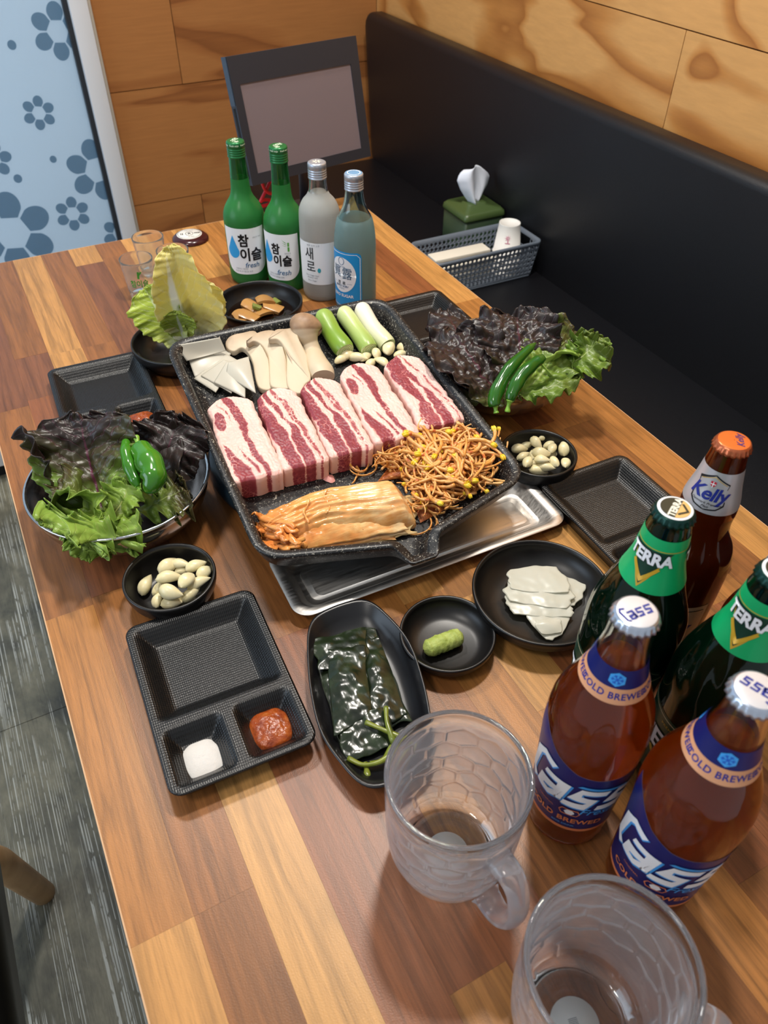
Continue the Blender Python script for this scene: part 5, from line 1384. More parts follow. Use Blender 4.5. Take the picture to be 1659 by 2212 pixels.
mush_slice('flat king oyster mushroom slice next to the white sheets', [(612, 450), (655, 385), (770, 350), (900, 332), (960, 420), (1010, 520), (1040, 640), (1060, 880), (950, 885), (905, 800), (880, 650), (845, 560), (775, 492), (700, 525), (640, 505)], .0100, .0090, 3)
mush_slice('flat king oyster mushroom slice, second of four from the white sheets', [(815, 425), (870, 385), (940, 345), (1060, 325), (1130, 360), (1185, 470), (1205, 600), (1215, 780), (1250, 885), (1065, 872), (1040, 760), (1032, 600), (1000, 520), (955, 462), (890, 432), (835, 452)], .0135, .0088, 3)
mush_slice('flat king oyster mushroom slice, third of four, lying against the whole one', [(1032, 398), (1100, 322), (1190, 308), (1290, 312), (1330, 420), (1400, 560), (1425, 680), (1440, 800), (1385, 850), (1340, 932), (1240, 900), (1205, 800), (1205, 600), (1180, 490), (1120, 415), (1055, 412)], .0170, .0088, 3)
sp = [(1400, 280, .0170), (1395, 325, .0225), (1400, 370, .0170), (1425, 440, .0122), (1460, 540, .0130), (1500, 640, .0148), (1545, 730, .0165), (1562, 780, .0150)]
pts = []; rad = []
for x_, y_, r_ in sp: pts.append(panat(*crop1(x_, y_), .0135+.019*sm(560, 300, y_))); rad.append(r_)
S = spline(pts, 40); R_ = [interp(k/39, [(i/7, r) for i, r in enumerate(rad)]) for k in range(40)]
for k in range(3): R_[k] *= (.35, .72, .92)[k]
cen = sum(S, Vector())/40
mb = MB().tube([Vector((p.x-cen.x, p.y-cen.y, r_*.80-.0135+max(0, p.z-.0135))) for p, r_ in zip(S, R_)], R_, 32, flat=.8)
sk = [1.0 if (i//32) < 9 else (.25 if (i//32) < 12 else 0.0) for i in range(len(mb.V))]
o = mb.obj('mushroom_half', M_MUSH, attrs={'skin': sk}); autosharp(o, 50); pan_place(o, cen.x, cen.y, .0145); tag(o, 'rounded king oyster mushroom half with a brown cap beside the leeks', 'mushroom', 'king oyster mushroom slices')

# generic thin sheets through four measured corners
def patch_mesh(name, C, mat, nu=24, nv=24, bulge=.0, wr=.001, fr=60, th=0, seed=0, conv=lambda p: p, rough_edge=.0, rnd=0.0):
    C = [Vector(c) for c in C]; cen = sum(C, Vector())/4; rows = []; uv = []
    for j in range(nv+1):
        v = j/nv; row = []
        for i in range(nu+1):
            u = i/nu; uu = u+rough_edge*nz(v*4+seed, 1.5, seed)*(abs(2*u-1)); vv = v+rough_edge*nz(u*4+seed, 7.5, seed)*abs(2*v-1)
            if rnd: s_, t_ = 2*uu-1, 2*vv-1; uu, vv = .5+.5*s_*math.sqrt(max(0, 1-rnd*t_*t_/2)), .5+.5*t_*math.sqrt(max(0, 1-rnd*s_*s_/2))
            p = C[0].lerp(C[1], uu).lerp(C[3].lerp(C[2], uu), vv)
            p = p+Vector((0, 0, bulge*(1-(2*u-1)**2)*(1-(2*v-1)**2)+wr*(nz(p.x*fr+seed, p.y*fr, seed)+.5*nz(p.x*fr*2.7, p.y*fr*2.7+seed, 3))))
            row.append(tuple(p-cen)); uv.append((u, v))
        rows.append(row)
    return MB().grid(rows).data(name, mat, uv=uv), cen
def mat_sheet(name, a, b, tr=.25, rough=.3, bs=50):
    k = NT(name); v = k.coord(); c = k.mix(k.noise(v, 35, 3), lin(a), lin(b)); k.p(Base_Color=c, Roughness=rough, Specular_IOR_Level=.5, Normal=k.bump(k.noise(v, bs, 3), .15, .0006)); k.translucent(tr, lin(a)); return k.m
M_SHEET = mat_sheet('white_sheet', '#d3d0c4', '#c9c3b2', .2)
for k, (lab, pts, bu, th) in enumerate((
        ('thin white square sheet at the back, its edge against the pan wall', [(379, 746, .033), (475, 729, .034), (488, 758, .018), (403, 780, .015)], -.004, .0014),
        ('thin white square sheet, second from the pan wall, with a folded edge', [(401, 758, .016), (504, 757, .012), (478, 795, .008), (421, 815, .004)], .003, .0014),
        ('thin white square sheet pointing its corner at the pan corner', [(488, 764, .013), (512, 778, .010), (466, 848, .007), (419, 818, .005)], .002, .0014),
        ('thin white square sheet in the middle of the fanned pile', [(484, 778, .0155), (520, 790, .012), (500, 850, .010), (434, 812, .0085)], .0025, .0014),
        ('thin white square sheet just under the topmost one', [(490, 782, .0185), (530, 780, .016), (530, 860, .012), (462, 826, .0115)], .003, .0014),
        ('thin white square sheet on top of the fanned pile by the mushrooms', [(493, 784, .0215), (537, 771, .022), (553, 850, .016), (488, 812, .0150)], .004, .0014))):
    me, cen = patch_mesh('white_sheet', [panat(a, b, h) for a, b, h in pts], M_SHEET, 20, 20, bu, .0003, 30, seed=k)
    o = thick(pan_place(link('white_sheet', me), cen.x, cen.y, cen.z), th); tag(o, lab, 'sheet', 'thin white sheets in the pan')

# kimchi bundle
def mat_kimchi():
    k = NT('kimchi_leaf'); v = k.coord(); x, y, z = k.sep(v)
    rib = k.noise(k.coord(scale=(.10, 1, .6)), 220, 3, .55)
    blot = k.ramp(k.noise(v, 30, 4, .65, .4), [(.36, 0.0), (.64, 1.0)])
    g = k.math('ADD', k.math('MULTIPLY', x, 6.0), .52)
    c1 = k.ramp(g, [(.0, '#de9a50'), (.35, '#e8b46c'), (.65, '#edcb8f'), (1, '#f0dfb4')])
    c2 = k.ramp(g, [(.0, '#cc6626'), (.5, '#d98a3c'), (1, '#e0a858')])
    c = k.mix(k.math('MULTIPLY', blot, .8), c1, c2)
    c = k.mix(k.ramp(rib, [(.35, .6), (.60, 0.0)]), c, lin('#cf7d36'))
    fl = k.voro(v, 230); red = k.math('MULTIPLY', k.ramp(fl.outputs['Distance'], [(.06, 1.0), (.13, 0.0)]), k.ramp(k.noise(v, 60, 2), [(.52, 0.0), (.60, 1.0)]))
    c = k.mix(red, c, lin('#b22d12'))
    k.p(Base_Color=c, Roughness=.22, Specular_IOR_Level=.6, Subsurface_Weight=.08, Normal=k.bump(rib, .35, .0016)); k.b.inputs['Subsurface Radius'].default_value = (.005, .003, .001); return k.m
M_KIM = mat_kimchi(); M_KIMP = mat_sheet('kimchi_stem', '#ecd6a0', '#e3b878', .2, .2)
kim = thing('kimchi', 'folded bundle of orange cabbage kimchi at the pointed front of the grill pan', 'kimchi'); pan_place(kim, -.060, .034, .0006, -.02)
def ktop(u, v):
    x = -.080+.160*u; w = interp(u, [(0, .040), (.1, .052), (.5, .060), (.93, .068), (1, .062)]); yc = interp(u, [(0, .010), (.4, .015), (1, .000)])
    y = yc+(v-.5)*w+.002*nz(u*7, v*3, 4)
    e = min(1, min(v, 1-v)*7)*min(1, min(u, 1-u)*12); hgt = interp(u, [(0, .017), (.15, .026), (.5, .031), (.9, .030), (1, .026)])
    rid = .0007*math.sin(v*2*PI*11+2.6*nz(u*3, v*2))*(1-.2*u)+.0022*nz(u*5, v*14, 2)+.0030*nz(u*14, v*6, 8)*(1-u)
    return x, y, hgt*math.sqrt(max(0, 1-abs(2*v-1)**2.6))*min(1, .35+min(u, 1-u)*11)**.6+rid*e+.004
def kbot(u, v):
    x, y, z = ktop(u, v); return x*.98, y*.98, .0010
V, Fc, U, A = box_grid(120, 80, ktop, kbot, 4)
ko = link('folded_leaf', mesh_data('folded_leaf', V, Fc, [M_KIM]), kim)
kinv = Matrix.Rotation(.02, 4, 'Z') @ Matrix.Translation((.060, -.034, -.0006))
def klocal(px, py, h): return kinv @ panat(px, py, h)
for lab, pts, bu, mt in ((None, [(830, 1085, .012), (893, 1068, .017), (890, 1140, .006), (822, 1166, .004)], .006, M_KIMP), (None, [(690, 1150, .009), (852, 1138, .010), (856, 1166, .0035), (690, 1178, .006)], .003, M_KIM), (None, [(745, 1142, .011), (850, 1124, .014), (852, 1150, .008), (760, 1160, .008)], .003, M_KIMP)):
    me, cen = patch_mesh('lower_leaf', [klocal(*p_) for p_ in pts], mt, 30, 20, bu, .0018, 70, seed=bu*1000, rough_edge=.06)
    thick(link('lower_leaf', me, kim, cen), .0016)
for k, (x0, x1, y0, y1, z0, z1, mt, sd) in enumerate(((-.070, .074, -.004, -.0330, .0215, .0105, M_KIM, 3), (-.074, .070, -.008, -.0350, .0160, .0060, M_KIM, 8), (-.050, .080, -.010, -.0390, .0110, .0035, M_KIMP, 5), (-.072, .030, -.012, -.0370, .0060, .0020, M_KIM, 11))):
    me, cen = patch_mesh('folded_layer', [(x0, y0+.010, z0+.002), (x1, y0-.004, z0), (x1-.006, y1-.004+.0015*k, z1), (x0+.006, y1+.013, z1)], mt, 60, 18, .004, .0022, 75, seed=sd, rough_edge=.10)
    thick(link('folded_layer', me, kim, cen), .0018)
random.seed(21)
for k in range(26):
    x0, y0 = random.uniform(556, 615), random.uniform(1120, 1180); pts = []
    a = random.uniform(0, 6.28); h0 = random.uniform(.008, .022)
    for q in range(7):
        t = q/6; pts.append(klocal(x0+t*random.uniform(20, 75)+10*math.sin(a+5*t), min(1184, y0+16*math.sin(a+4.5*t)+5*t), max(.004, h0+.010*math.sin(a*2+3.5*t))))
    n = 26; S = spline(pts, n); W_ = random.uniform(.0035, .0085); rows = []
    for j in range(n):
        t = (S[min(j+1, n-1)]-S[max(j-1, 0)]).normalized(); sd = t.cross(Vector((0, .3, 1))).normalized(); up_ = sd.cross(t)
        w = W_*math.sin(PI*min(.97, .12+.8*j/n))
        rows.append([S[j]+sd*(w*u)+up_*(.0016*math.cos(u*2.2)+.0008*math.sin(j*.9+u*2)) for u in (-1, -.6, -.2, .2, .6, 1)])
    thick(MB().grid(rows).obj('frond', M_KIM, kim), .0014)
for k in range(5):
    pts = [klocal(640+22*k+6*math.sin(q*1.7+k), 1045+q*13+14*math.sin(k*1.9)+(20 if k % 2 else 0), .036-.0008*q) for q in range(5)]
    if k in (1, 3): MB().tube(spline(pts, 24), [.0012+.0006*math.sin(q*.7) for q in range(24)], 8).obj('shred', M_KIM, kim)

# seasoned bean sprouts: every sprout a part of the heap
heap = thing('bean_sprouts', 'heap of spicy orange bean sprouts with yellow heads beside the kimchi', 'vegetable'); pan_place(heap, .078, .052, .0006)
def mat_sprout():
    k = NT('sprout_stem'); oi = k.n('ShaderNodeObjectInfo'); v = k.coord()
    c = k.mix(oi.outputs['Random'], lin('#dc9f52'), lin('#d08432')); c = k.mix(k.ramp(k.noise(v, 90, 3), [(.4, 0.0), (.7, .75)]), c, lin('#e6c084'))
    c = k.mix(k.ramp(k.noise(v, 160, 2), [(.62, 0.0), (.68, .8)]), c, lin('#b8400f'))
    k.p(Base_Color=c, Roughness=.34, Specular_IOR_Level=.45, Subsurface_Weight=.08); k.b.inputs['Subsurface Radius'].default_value = (.003, .002, .001); return k.m
M_SPR = mat_sprout(); M_HEAD = simple('bean_head', '#dfb318', .25, var='#e8cf45', vscale=90)
random.seed(9)
def sprout_mesh(head):
    L = random.uniform(.055, .095); n = 26; ang = 0; p = Vector((0, 0, 0)); pts = [p]; bend = random.choice((-1, 1))*random.uniform(.8, 3.0); c2 = random.uniform(-1, 1)*2.2; ph = random.uniform(0, 6.28)
    for k in range(n-1):
        t = k/n; ang += (bend+c2*math.sin(2*PI*t*1.3+ph))/n*1.25
        p = p+Vector((math.cos(ang), math.sin(ang), .10*math.sin(5*t+bend)))*L/n; pts.append(p)
    cen = sum(pts, Vector())/n; pts = [q-cen for q in pts]
    r = random.uniform(.0016, .0024); rad = [r*(1.0-.55*(k/n)**2.2)*(1+.1*math.sin(k*1.7)) for k in range(n)]
    mb = MB().tube(pts, rad, 8, 0)
    if head:
        for s_ in (-1, 1):
            c_ = pts[0]+Vector((-.003, s_*.0012, .0004)); rows = []
            for j in range(9):
                t = j/8; w = math.sin(PI*t)**.7*.0026+.0001
                rows.append([(c_.x-.0048+.0096*t, c_.y+w*.75*math.cos(a), c_.z+w*math.sin(a)) for a in [2*PI*i/10 for i in range(10)]])
            mb.grid(rows, 1, closed_u=True)
    return mb.data('sprout', [M_SPR, M_HEAD])
SPR = [sprout_mesh(False) for _ in range(14)]; SPH = [sprout_mesh(True) for _ in range(8)]
edge = [panat(*q, .008) for q in ((772, 1030), (800, 995), (850, 965), (925, 945), (1000, 935), (1060, 955), (1085, 1000), (1080, 1045), (1010, 1085), (930, 1130), (893, 1150), (875, 1100), (868, 1040), (830, 1022))]
EP = [(p.x-.078, p.y-.052) for p in edge]
def inside(x, y, P):
    c_ = False; n = len(P)
    for i in range(n):
        (x1, y1), (x2, y2) = P[i], P[i-1]
        if (y1 > y) != (y2 > y) and x < (x2-x1)*(y-y1)/(y2-y1)+x1: c_ = not c_
    return c_
def edist(x, y): return min(math.hypot(x-(a[0]+(b[0]-a[0])*t), y-(a[1]+(b[1]-a[1])*t)) for a, b in zip(EP, EP[1:]+EP[:1]) for t in (0, .25, .5, .75))
cnt = 0; tries = 0
while cnt < 285 and tries < 9000:
    tries += 1
    x_, y_ = random.uniform(-.095, .08), random.uniform(-.07, .065)
    if not inside(x_, y_, EP): continue
    d = edist(x_, y_)
    hd = cnt % 6 == 0
    if d < (.011 if not hd else .008): continue
    top_ = .004+.030*min(1, d/.034)**.7
    lev = cnt/285
    z = max(.0035, top_*(.25+.75*min(1, lev*1.15))+random.uniform(-.002, .001))
    if hd: z = top_+random.uniform(-.001, .0015)
    me = random.choice(SPH if hd else SPR)
    o = link('sprout', me, heap, (x_, y_, z), (random.uniform(-.16, .16), random.uniform(-.14, .14), random.uniform(0, 6.28))); s_ = min(1.0, max(.45, d/.025)); o.scale = (s_, s_, 1)
    cnt += 1
for q in ((770, 1028, .004), (792, 1018, .006), (1020, 935, .012), (1078, 985, .010), (905, 1145, .004), (1075, 1040, .008), (935, 1125, .006), (780, 1010, .006)):
    p_ = panat(*q); o = link('sprout', random.choice(SPR), heap, (p_.x-.078, p_.y-.052, p_.z), (random.uniform(-.2, .2), .1, random.uniform(0, 6.28))); o.scale = (.62, .62, 1)
# a soft mound of sauce-soaked shreds under the sprouts
rows = []
for j in range(9):
    k_ = 1-j/8; rows.append([(x_*k_*.76, y_*k_*.76, .001+.018*(1-k_**2)+.002*nz(x_*90*k_, y_*90*k_, 3)) for x_, y_ in EP])
mo = MB().grid(rows, 0, closed_u=True).obj('sauce_shreds', simple('sprout_sauce', '#b5662a', .35, var='#8f3f12', vscale=90, bump=.6, bscale=220, bdist=.002), heap); mo['kind'] = 'stuff'

# ------------------------------------------------------------------ leaves, chillies and the other side dishes
def mat_leaf(name, base, mid, tip, rib, split=(.25, .6), rough=.38, tr=.28, edge=None, veins=1.0, ribw=.02, ribu=.5):
    """colour runs from the base to the tip of the leaf (UV), with a midrib and side veins"""
    k = NT(name); tc = k.n('ShaderNodeTexCoord'); u, v, _ = k.sep(tc.outputs['UV']); ob = tc.outputs['Object']
    du = k.math('ABSOLUTE', k.math('SUBTRACT', u, ribu)); n1 = k.noise(ob, 28, 4, .6)
    g = k.math('ADD', v, k.math('MULTIPLY', k.math('SUBTRACT', n1, .5), .55)); 
    if edge is not None: g = k.math('ADD', g, k.math('MULTIPLY', du, edge))
    c = k.ramp(g, [(split[0]-.12, base), (split[0]+.08, mid), (split[1]+.1, tip)])
    sv = k.n('ShaderNodeTexWave', wave_type='BANDS', bands_direction='Y'); cmb = k.n('ShaderNodeCombineXYZ')
    k.set(cmb.inputs[1], k.math('SUBTRACT', v, k.math('MULTIPLY', du, .75))); k.set(cmb.inputs[0], du)
    k.set(sv.inputs['Vector'], cmb.outputs[0]); sv.inputs['Scale'].default_value = 3.4; sv.inputs['Distortion'].default_value = 3.5; sv.inputs['Detail Scale'].default_value = 4.0
    vein = k.ramp(sv.outputs['Fac'], [(.0, .35*veins), (.09, 0.0)])
    c = k.mix(vein, c, lin(rib))
    rw = k.math('MULTIPLY', k.math('SUBTRACT', 1.05, v), ribw)
    ribm = k.math('MULTIPLY', k.ramp(k.math('DIVIDE', du, k.math('ADD', rw, .004)), [(.55, 1.0), (1.0, 0.0)]), k.ramp(v, [(.55, 1.0), (.9, .15)]))
    c = k.mix(ribm, c, lin(rib))
    vo = k.voro(ob, 75, 'SMOOTH_F1'); h = k.math('ADD', k.math('MULTIPLY', vo.outputs['Distance'], -1.0), k.math('MULTIPLY', n1, .6)); h = k.math('ADD', h, k.math('MULTIPLY', vein, -1.0))
    k.p(Base_Color=c, Roughness=rough, Specular_IOR_Level=.5, Normal=k.bump(h, .32, .003)); k.translucent(tr, c); return k.m
M_RED1 = mat_leaf('red_lettuce_dark', '#4c5428', '#2c241e', '#2d2422', '#4a2230', (.16, .45), .36, .10)
M_RED2 = mat_leaf('red_lettuce_green_base', '#6d8a34', '#454222', '#312724', '#5f2b40', (.28, .55), .34, .16, -.5)
M_GRN1 = mat_leaf('green_lettuce', '#a5c060', '#7da03a', '#6d7f32', '#b9c680', (.25, .8), .36, .28)
M_GRN2 = mat_leaf('green_lettuce_brown_tip', '#9dbb52', '#78963a', '#4d4426', '#a3b56a', (.30, .75), .36, .22)
M_GRN3 = mat_leaf('frilly_lettuce_edge', '#5f6a2c', '#7c9a38', '#98b851', '#a9b060', (.25, .6), .36, .28, .35)
M_CAB = mat_leaf('cabbage_yellow', '#fafaee', '#f5efb0', '#f1e898', '#f6f7f0', (.16, .55), .36, .50, .10, .7, .13, .30)
M_CABP = mat_leaf('cabbage_pale', '#f8f8ea', '#f3edb8', '#eee69f', '#f2f3e6', (.16, .55), .36, .36, .10, .7, .10)
M_CABG = mat_leaf('cabbage_green', '#f2f5e6', '#cfd96c', '#bccf55', '#f2f5e2', (.16, .42), .34, .34, .15, .9, .10)
def leaf(label, cat, ctrl, W, side, mat, group, shape=LETT, conv=at, **kw):
    P = [conv(*c)+Vector((0, 0, TZ)) for c in ctrl]; O = P[0].copy()
    me = leaf_mesh('lettuce_leaf' if cat == 'lettuce' else 'cabbage_leaf', [p-O for p in P], W, side, shape, mat, **kw)
    o = thick(link(me.name, me, None, O), .0007); return tag(o, label, cat, group)
GL, GR = 'lettuce leaves in the table-edge bowl', 'lettuce leaves in the bench-side bowl'
RGTV = tuple(RGT)
leaf('dark lettuce leaf lying flat at the bottom of the table-edge bowl', 'lettuce', [(250, 1110, .026), (250, 1050, .026), (260, 985, .034)], .055, (1, 0, .05), M_RED1, GL, OVAL, seed=1, ruf=.004, cup=.12, bump=.003)
leaf('upright dark purple lettuce leaf with magenta rib at the back of the table-edge bowl', 'lettuce', [(226, 1125, .048), (205, 1050, .066), (188, 985, .088), (178, 930, .110), (176, 896, .118)], .062, RGTV, M_RED2, GL, OVAL, seed=2, ruf=.006, freq=3.2, cup=.20, bump=.0042, jag=.08, bfreq=70, vein=.006, nu=60, nv=90)
leaf('dark curled lettuce leaf hanging over the aisle-side rim of its steel bowl', 'lettuce', [(160, 1075, .048), (118, 1020, .068), (98, 980, .082), (88, 950, .084)], .042, (.3, .9, -.2), M_RED1, GL, OVAL, seed=3, ruf=.007, freq=3, cup=.35, bump=.003, jag=.06)
leaf('crumpled brown-purple lettuce leaf at the grill-pan side of the table-edge bowl', 'lettuce', [(325, 1075, .045), (350, 1010, .070), (372, 945, .092), (385, 895, .108)], .044, RGTV, M_RED1, GL, OVAL, seed=4, ruf=.011, freq=4, cup=.1, bump=.004, jag=.10)
leaf('smaller dark lettuce leaf folded behind the green chillies', 'lettuce', [(330, 1050, .052), (345, 1000, .074), (322, 945, .086), (318, 915, .090)], .034, RGTV, M_RED1, GL, OVAL, seed=5, ruf=.008, freq=3, cup=.4, bump=.003, jag=.10)
leaf('frilly green lettuce leaf drooping over the front rim of the table-edge bowl', 'lettuce', [(245, 1085, .056), (205, 1110, .066), (170, 1140, .066), (140, 1172, .054)], .044, (.95, -.3, .05), M_GRN3, GL, LETT, seed=6, ruf=.013, freq=4.6, cup=.1, bump=.0035, jag=.20, nu=60)
leaf('bright frilly lettuce leaf pointing toward the garlic bowl from the steel rim', 'lettuce', [(250, 1085, .054), (245, 1125, .062), (230, 1155, .060), (215, 1182, .050)], .042, (.95, .2, .05), M_GRN3, GL, LETT, seed=7.5, ruf=.013, freq=4.6, cup=-.1, bump=.0035, jag=.20, nu=60)
leaf('olive green lettuce leaf at the inner side of the table-edge bowl under the chillies', 'lettuce', [(280, 1105, .046), (330, 1090, .056), (370, 1072, .062), (405, 1055, .066)], .034, (.2, 1, .1), M_GRN2, GL, LETT, seed=8, ruf=.010, freq=4, cup=.1, bump=.0035, jag=.15)
leaf('green and brown lettuce leaf below the magenta rib, its lobes spread sideways', 'lettuce', [(228, 1125, .060), (190, 1080, .072), (145, 1058, .076), (112, 1058, .070)], .032, (.4, -.9, .1), M_GRN2, GL, OVAL, seed=9, ruf=.009, freq=3.4, cup=.1, bump=.004, jag=.14)
leaf('green lettuce lobe standing beside the chillies in the table-edge bowl', 'lettuce', [(240, 1120, .062), (262, 1085, .074), (272, 1062, .080), (276, 1040, .084)], .022, RGTV, M_GRN3, GL, OVAL, seed=10, ruf=.009, freq=3, cup=.3, bump=.003, jag=.18)

leaf('dark lettuce leaf lying flat at the bottom of the bench-side bowl', 'lettuce', [(1115, 860, .028), (1110, 800, .028), (1105, 740, .036)], .055, RGTV, M_RED1, GR, OVAL, seed=21, ruf=.004, cup=.12, bump=.003)
leaf('large blistered dark lettuce leaf at the grill-pan side of the bench-side bowl', 'lettuce', [(1092, 876, .062), (1058, 835, .078), (1028, 790, .094), (998, 745, .104), (976, 712, .104)], .058, (.75, .65, .15), M_RED1, GR, OVAL, seed=22, ruf=.005, freq=3, cup=.15, bump=.0055, jag=.07, bfreq=85, nu=64, nv=80)
leaf('brown-purple lettuce leaf standing at the back of the bench-side bowl', 'lettuce', [(1130, 820, .075), (1125, 760, .098), (1118, 705, .116), (1118, 672, .120)], .058, RGTV, M_RED1, GR, OVAL, seed=23, ruf=.008, freq=3.4, cup=.12, bump=.0055, jag=.10, bfreq=80, nu=60, nv=70)
leaf('small rolled dark lettuce leaf at the far corner of the bench-side bowl', 'lettuce', [(1020, 770, .078), (995, 730, .094), (975, 695, .100), (965, 672, .096)], .036, RGTV, M_RED1, GR, OVAL, seed=24, ruf=.009, freq=3, cup=-.25, bump=.004, jag=.12)
leaf('dark lettuce leaf along the rim between the grill pan and the steel bowl', 'lettuce', [(1040, 868, .050), (1000, 820, .062), (965, 770, .070), (945, 730, .074)], .030, (.8, .6, .4), M_RED1, GR, OVAL, seed=25, ruf=.006, freq=3, cup=.3, bump=.004, jag=.08)
leaf('green lettuce leaf with brown top lying beside the long chillies', 'lettuce', [(1122, 850, .062), (1162, 818, .084), (1190, 775, .098), (1196, 730, .102), (1190, 698, .100)], .040, (.85, -.25, -.15), M_GRN2, GR, OVAL, seed=26, ruf=.007, freq=3.4, cup=-.12, bump=.0055, jag=.10, bfreq=85, nu=60, nv=80)
leaf('frilly light green lettuce leaf sticking out over the bench-side rim', 'lettuce', [(1195, 815, .070), (1235, 785, .090), (1268, 762, .104), (1292, 740, .112)], .036, (.25, .8, .4), M_GRN1, GR, LETT, seed=27, ruf=.012, freq=4, cup=.1, bump=.0035, jag=.18)
leaf('light green lettuce tip curling upward at the bench end of its bowl', 'lettuce', [(1240, 800, .080), (1268, 768, .098), (1280, 740, .112), (1284, 722, .118)], .022, RGTV, M_GRN1, GR, OVAL, seed=28, ruf=.008, freq=3, cup=.3, bump=.003, jag=.18)
leaf('pale green lettuce leaf along the near rim of the bench-side bowl', 'lettuce', [(1118, 850, .062), (1160, 842, .072), (1208, 828, .078), (1245, 802, .082)], .019, (.2, .95, .15), M_GRN1, GR, OVAL, seed=29, ruf=.008, freq=4, cup=.1, bump=.004, jag=.14)
leaf('olive lettuce leaf behind the frilly green one in the bench-side bowl', 'lettuce', [(1170, 815, .078), (1200, 760, .094), (1225, 735, .098), (1245, 725, .096)], .040, (.7, .5, .2), M_GRN2, GR, OVAL, seed=30, ruf=.009, freq=3, cup=.1, bump=.0045, jag=.14)

# cabbage leaves standing in their dish
GC = 'cabbage leaves in the black dish'
CABT = [(0, .50), (.12, .74), (.3, 1.0), (.45, 1.0), (.62, .82), (.78, .60), (.9, .42), (1, .18)]
CABS = [(0, .42), (.12, .52), (.3, .72), (.5, .92), (.65, 1.0), (.8, .92), (.92, .62), (1, .22)]
leaf('green-yellow cabbage leaf leaning to the aisle in its black dish', 'cabbage', [(396, 745, .010), (368, 708, .038), (338, 664, .070), (312, 622, .094)], .038, (.85, -.40, .35), M_CABG, GC, CABS, seed=31, ruf=.003, freq=6, cup=.40, bump=.001, jag=.12, nu=50)
leaf('small inner cabbage leaf between the two larger ones', 'cabbage', [(402, 745, .010), (392, 712, .038), (384, 690, .062), (380, 672, .078)], .026, (.85, -.4, .2), M_CABG, GC, CABS, seed=32, ruf=.002, freq=5, cup=.3, bump=.001, jag=.10)
leaf('tall yellow cabbage leaf with thick white rib standing upright', 'cabbage', [(432, 728, .016), (420, 684, .055), (402, 628, .106), (382, 572, .150), (366, 530, .174)], .047, (.86, -.42, .22), M_CAB, GC, CABT, seed=33, ruf=.003, freq=6, cup=.50, bump=.0012, jag=.10, nu=60, nv=80, vein=.004)
leaf('pale cabbage leaf half behind the tall one toward the grill pan', 'cabbage', [(440, 724, .016), (444, 690, .046), (440, 645, .084), (428, 606, .112)], .033, (.80, -.35, -.1), M_CABP, GC, CABS, seed=34, ruf=.003, freq=6, cup=.25, bump=.001, jag=.10)

# green chillies
def mat_chili():
    k = NT('green_chili'); v = k.coord(); n_ = k.noise(v, 22, 3)
    k.p(Base_Color=k.ramp(n_, [(.3, '#2b6414'), (.6, '#3f7f1c'), (.8, '#568f27')]), Roughness=.16, Specular_IOR_Level=.6, Normal=k.bump(k.noise(v, 45, 3), .12, .002)); return k.m
def mat_chili2():
    k = NT('dark_green_chili'); v = k.coord(); k.p(Base_Color=k.ramp(k.noise(v, 22, 3), [(.3, '#1c4a10'), (.7, '#2f6918')]), Roughness=.16, Specular_IOR_Level=.6, Normal=k.bump(k.noise(v, 45, 3), .15, .002)); return k.m
M_CH1, M_CH2 = mat_chili(), mat_chili2(); M_CSTEM = simple('chili_stem', '#7fae3c', .4)
def chili(label, pts, rad, mat, stem, rs=.0028):
    P = [at(*p)+Vector((0, 0, TZ)) for p in pts]; O = P[0].copy(); root = thing('green_chili', label, 'chili', O)
    n = 40; S = spline([p-O for p in P], n); R_ = [interp(k/(n-1), rad)*(1+.05*math.sin(k*.55)) for k in range(n)]
    MB().tube(S, R_, 20).obj('fruit', mat, root)
    Q = [at(*p)+Vector((0, 0, TZ))-O for p in stem]
    MB().tube(spline(Q, 12), [rs*1.9, rs*1.6]+[rs*(1.1-.25*math.sin(k*.5)) for k in range(9)]+[rs*1.15], 10).obj('stem', M_CSTEM, root)
chili('slim green chilli with its tip up, beside the fat one in the table-edge bowl', [(274, 948, .104), (272, 972, .104), (281, 1010, .098), (299, 1052, .088)], [(0, .0015), (.12, .0050), (.6, .0072), (.9, .0064), (1, .0025)], M_CH1, [(298, 1050, .088), (302, 1057, .086), (305, 1062, .085)], .002)
chili('fat bent green chilli with pale stem in the table-edge bowl', [(299, 963, .104), (314, 985, .106), (330, 1015, .103), (330, 1042, .097), (316, 1062, .088)], [(0, .0040), (.10, .0110), (.35, .0142), (.62, .0135), (.85, .0100), (1, .0035)], M_CH1, [(300, 966, .106), (297, 955, .108), (294, 943, .110)])
chili('long dark green chilli nearer the grill pan in the bench-side bowl', [(1157, 741, .128), (1133, 763, .122), (1102, 796, .112), (1080, 832, .100), (1068, 864, .090), (1070, 878, .084)], [(0, .0012), (.10, .0048), (.4, .0082), (.75, .0090), (.95, .0070), (1, .0045)], M_CH2, [(1070, 876, .085), (1071, 886, .081), (1072, 893, .078)])
chili('long dark green chilli farther from the grill pan in the bench-side bowl', [(1174, 772, .124), (1152, 787, .120), (1127, 812, .112), (1110, 842, .102), (1101, 866, .092)], [(0, .0045), (.12, .0068), (.5, .0088), (.85, .0078), (1, .0050)], M_CH2, [(1102, 864, .093), (1098, 878, .086), (1096, 890, .080)])

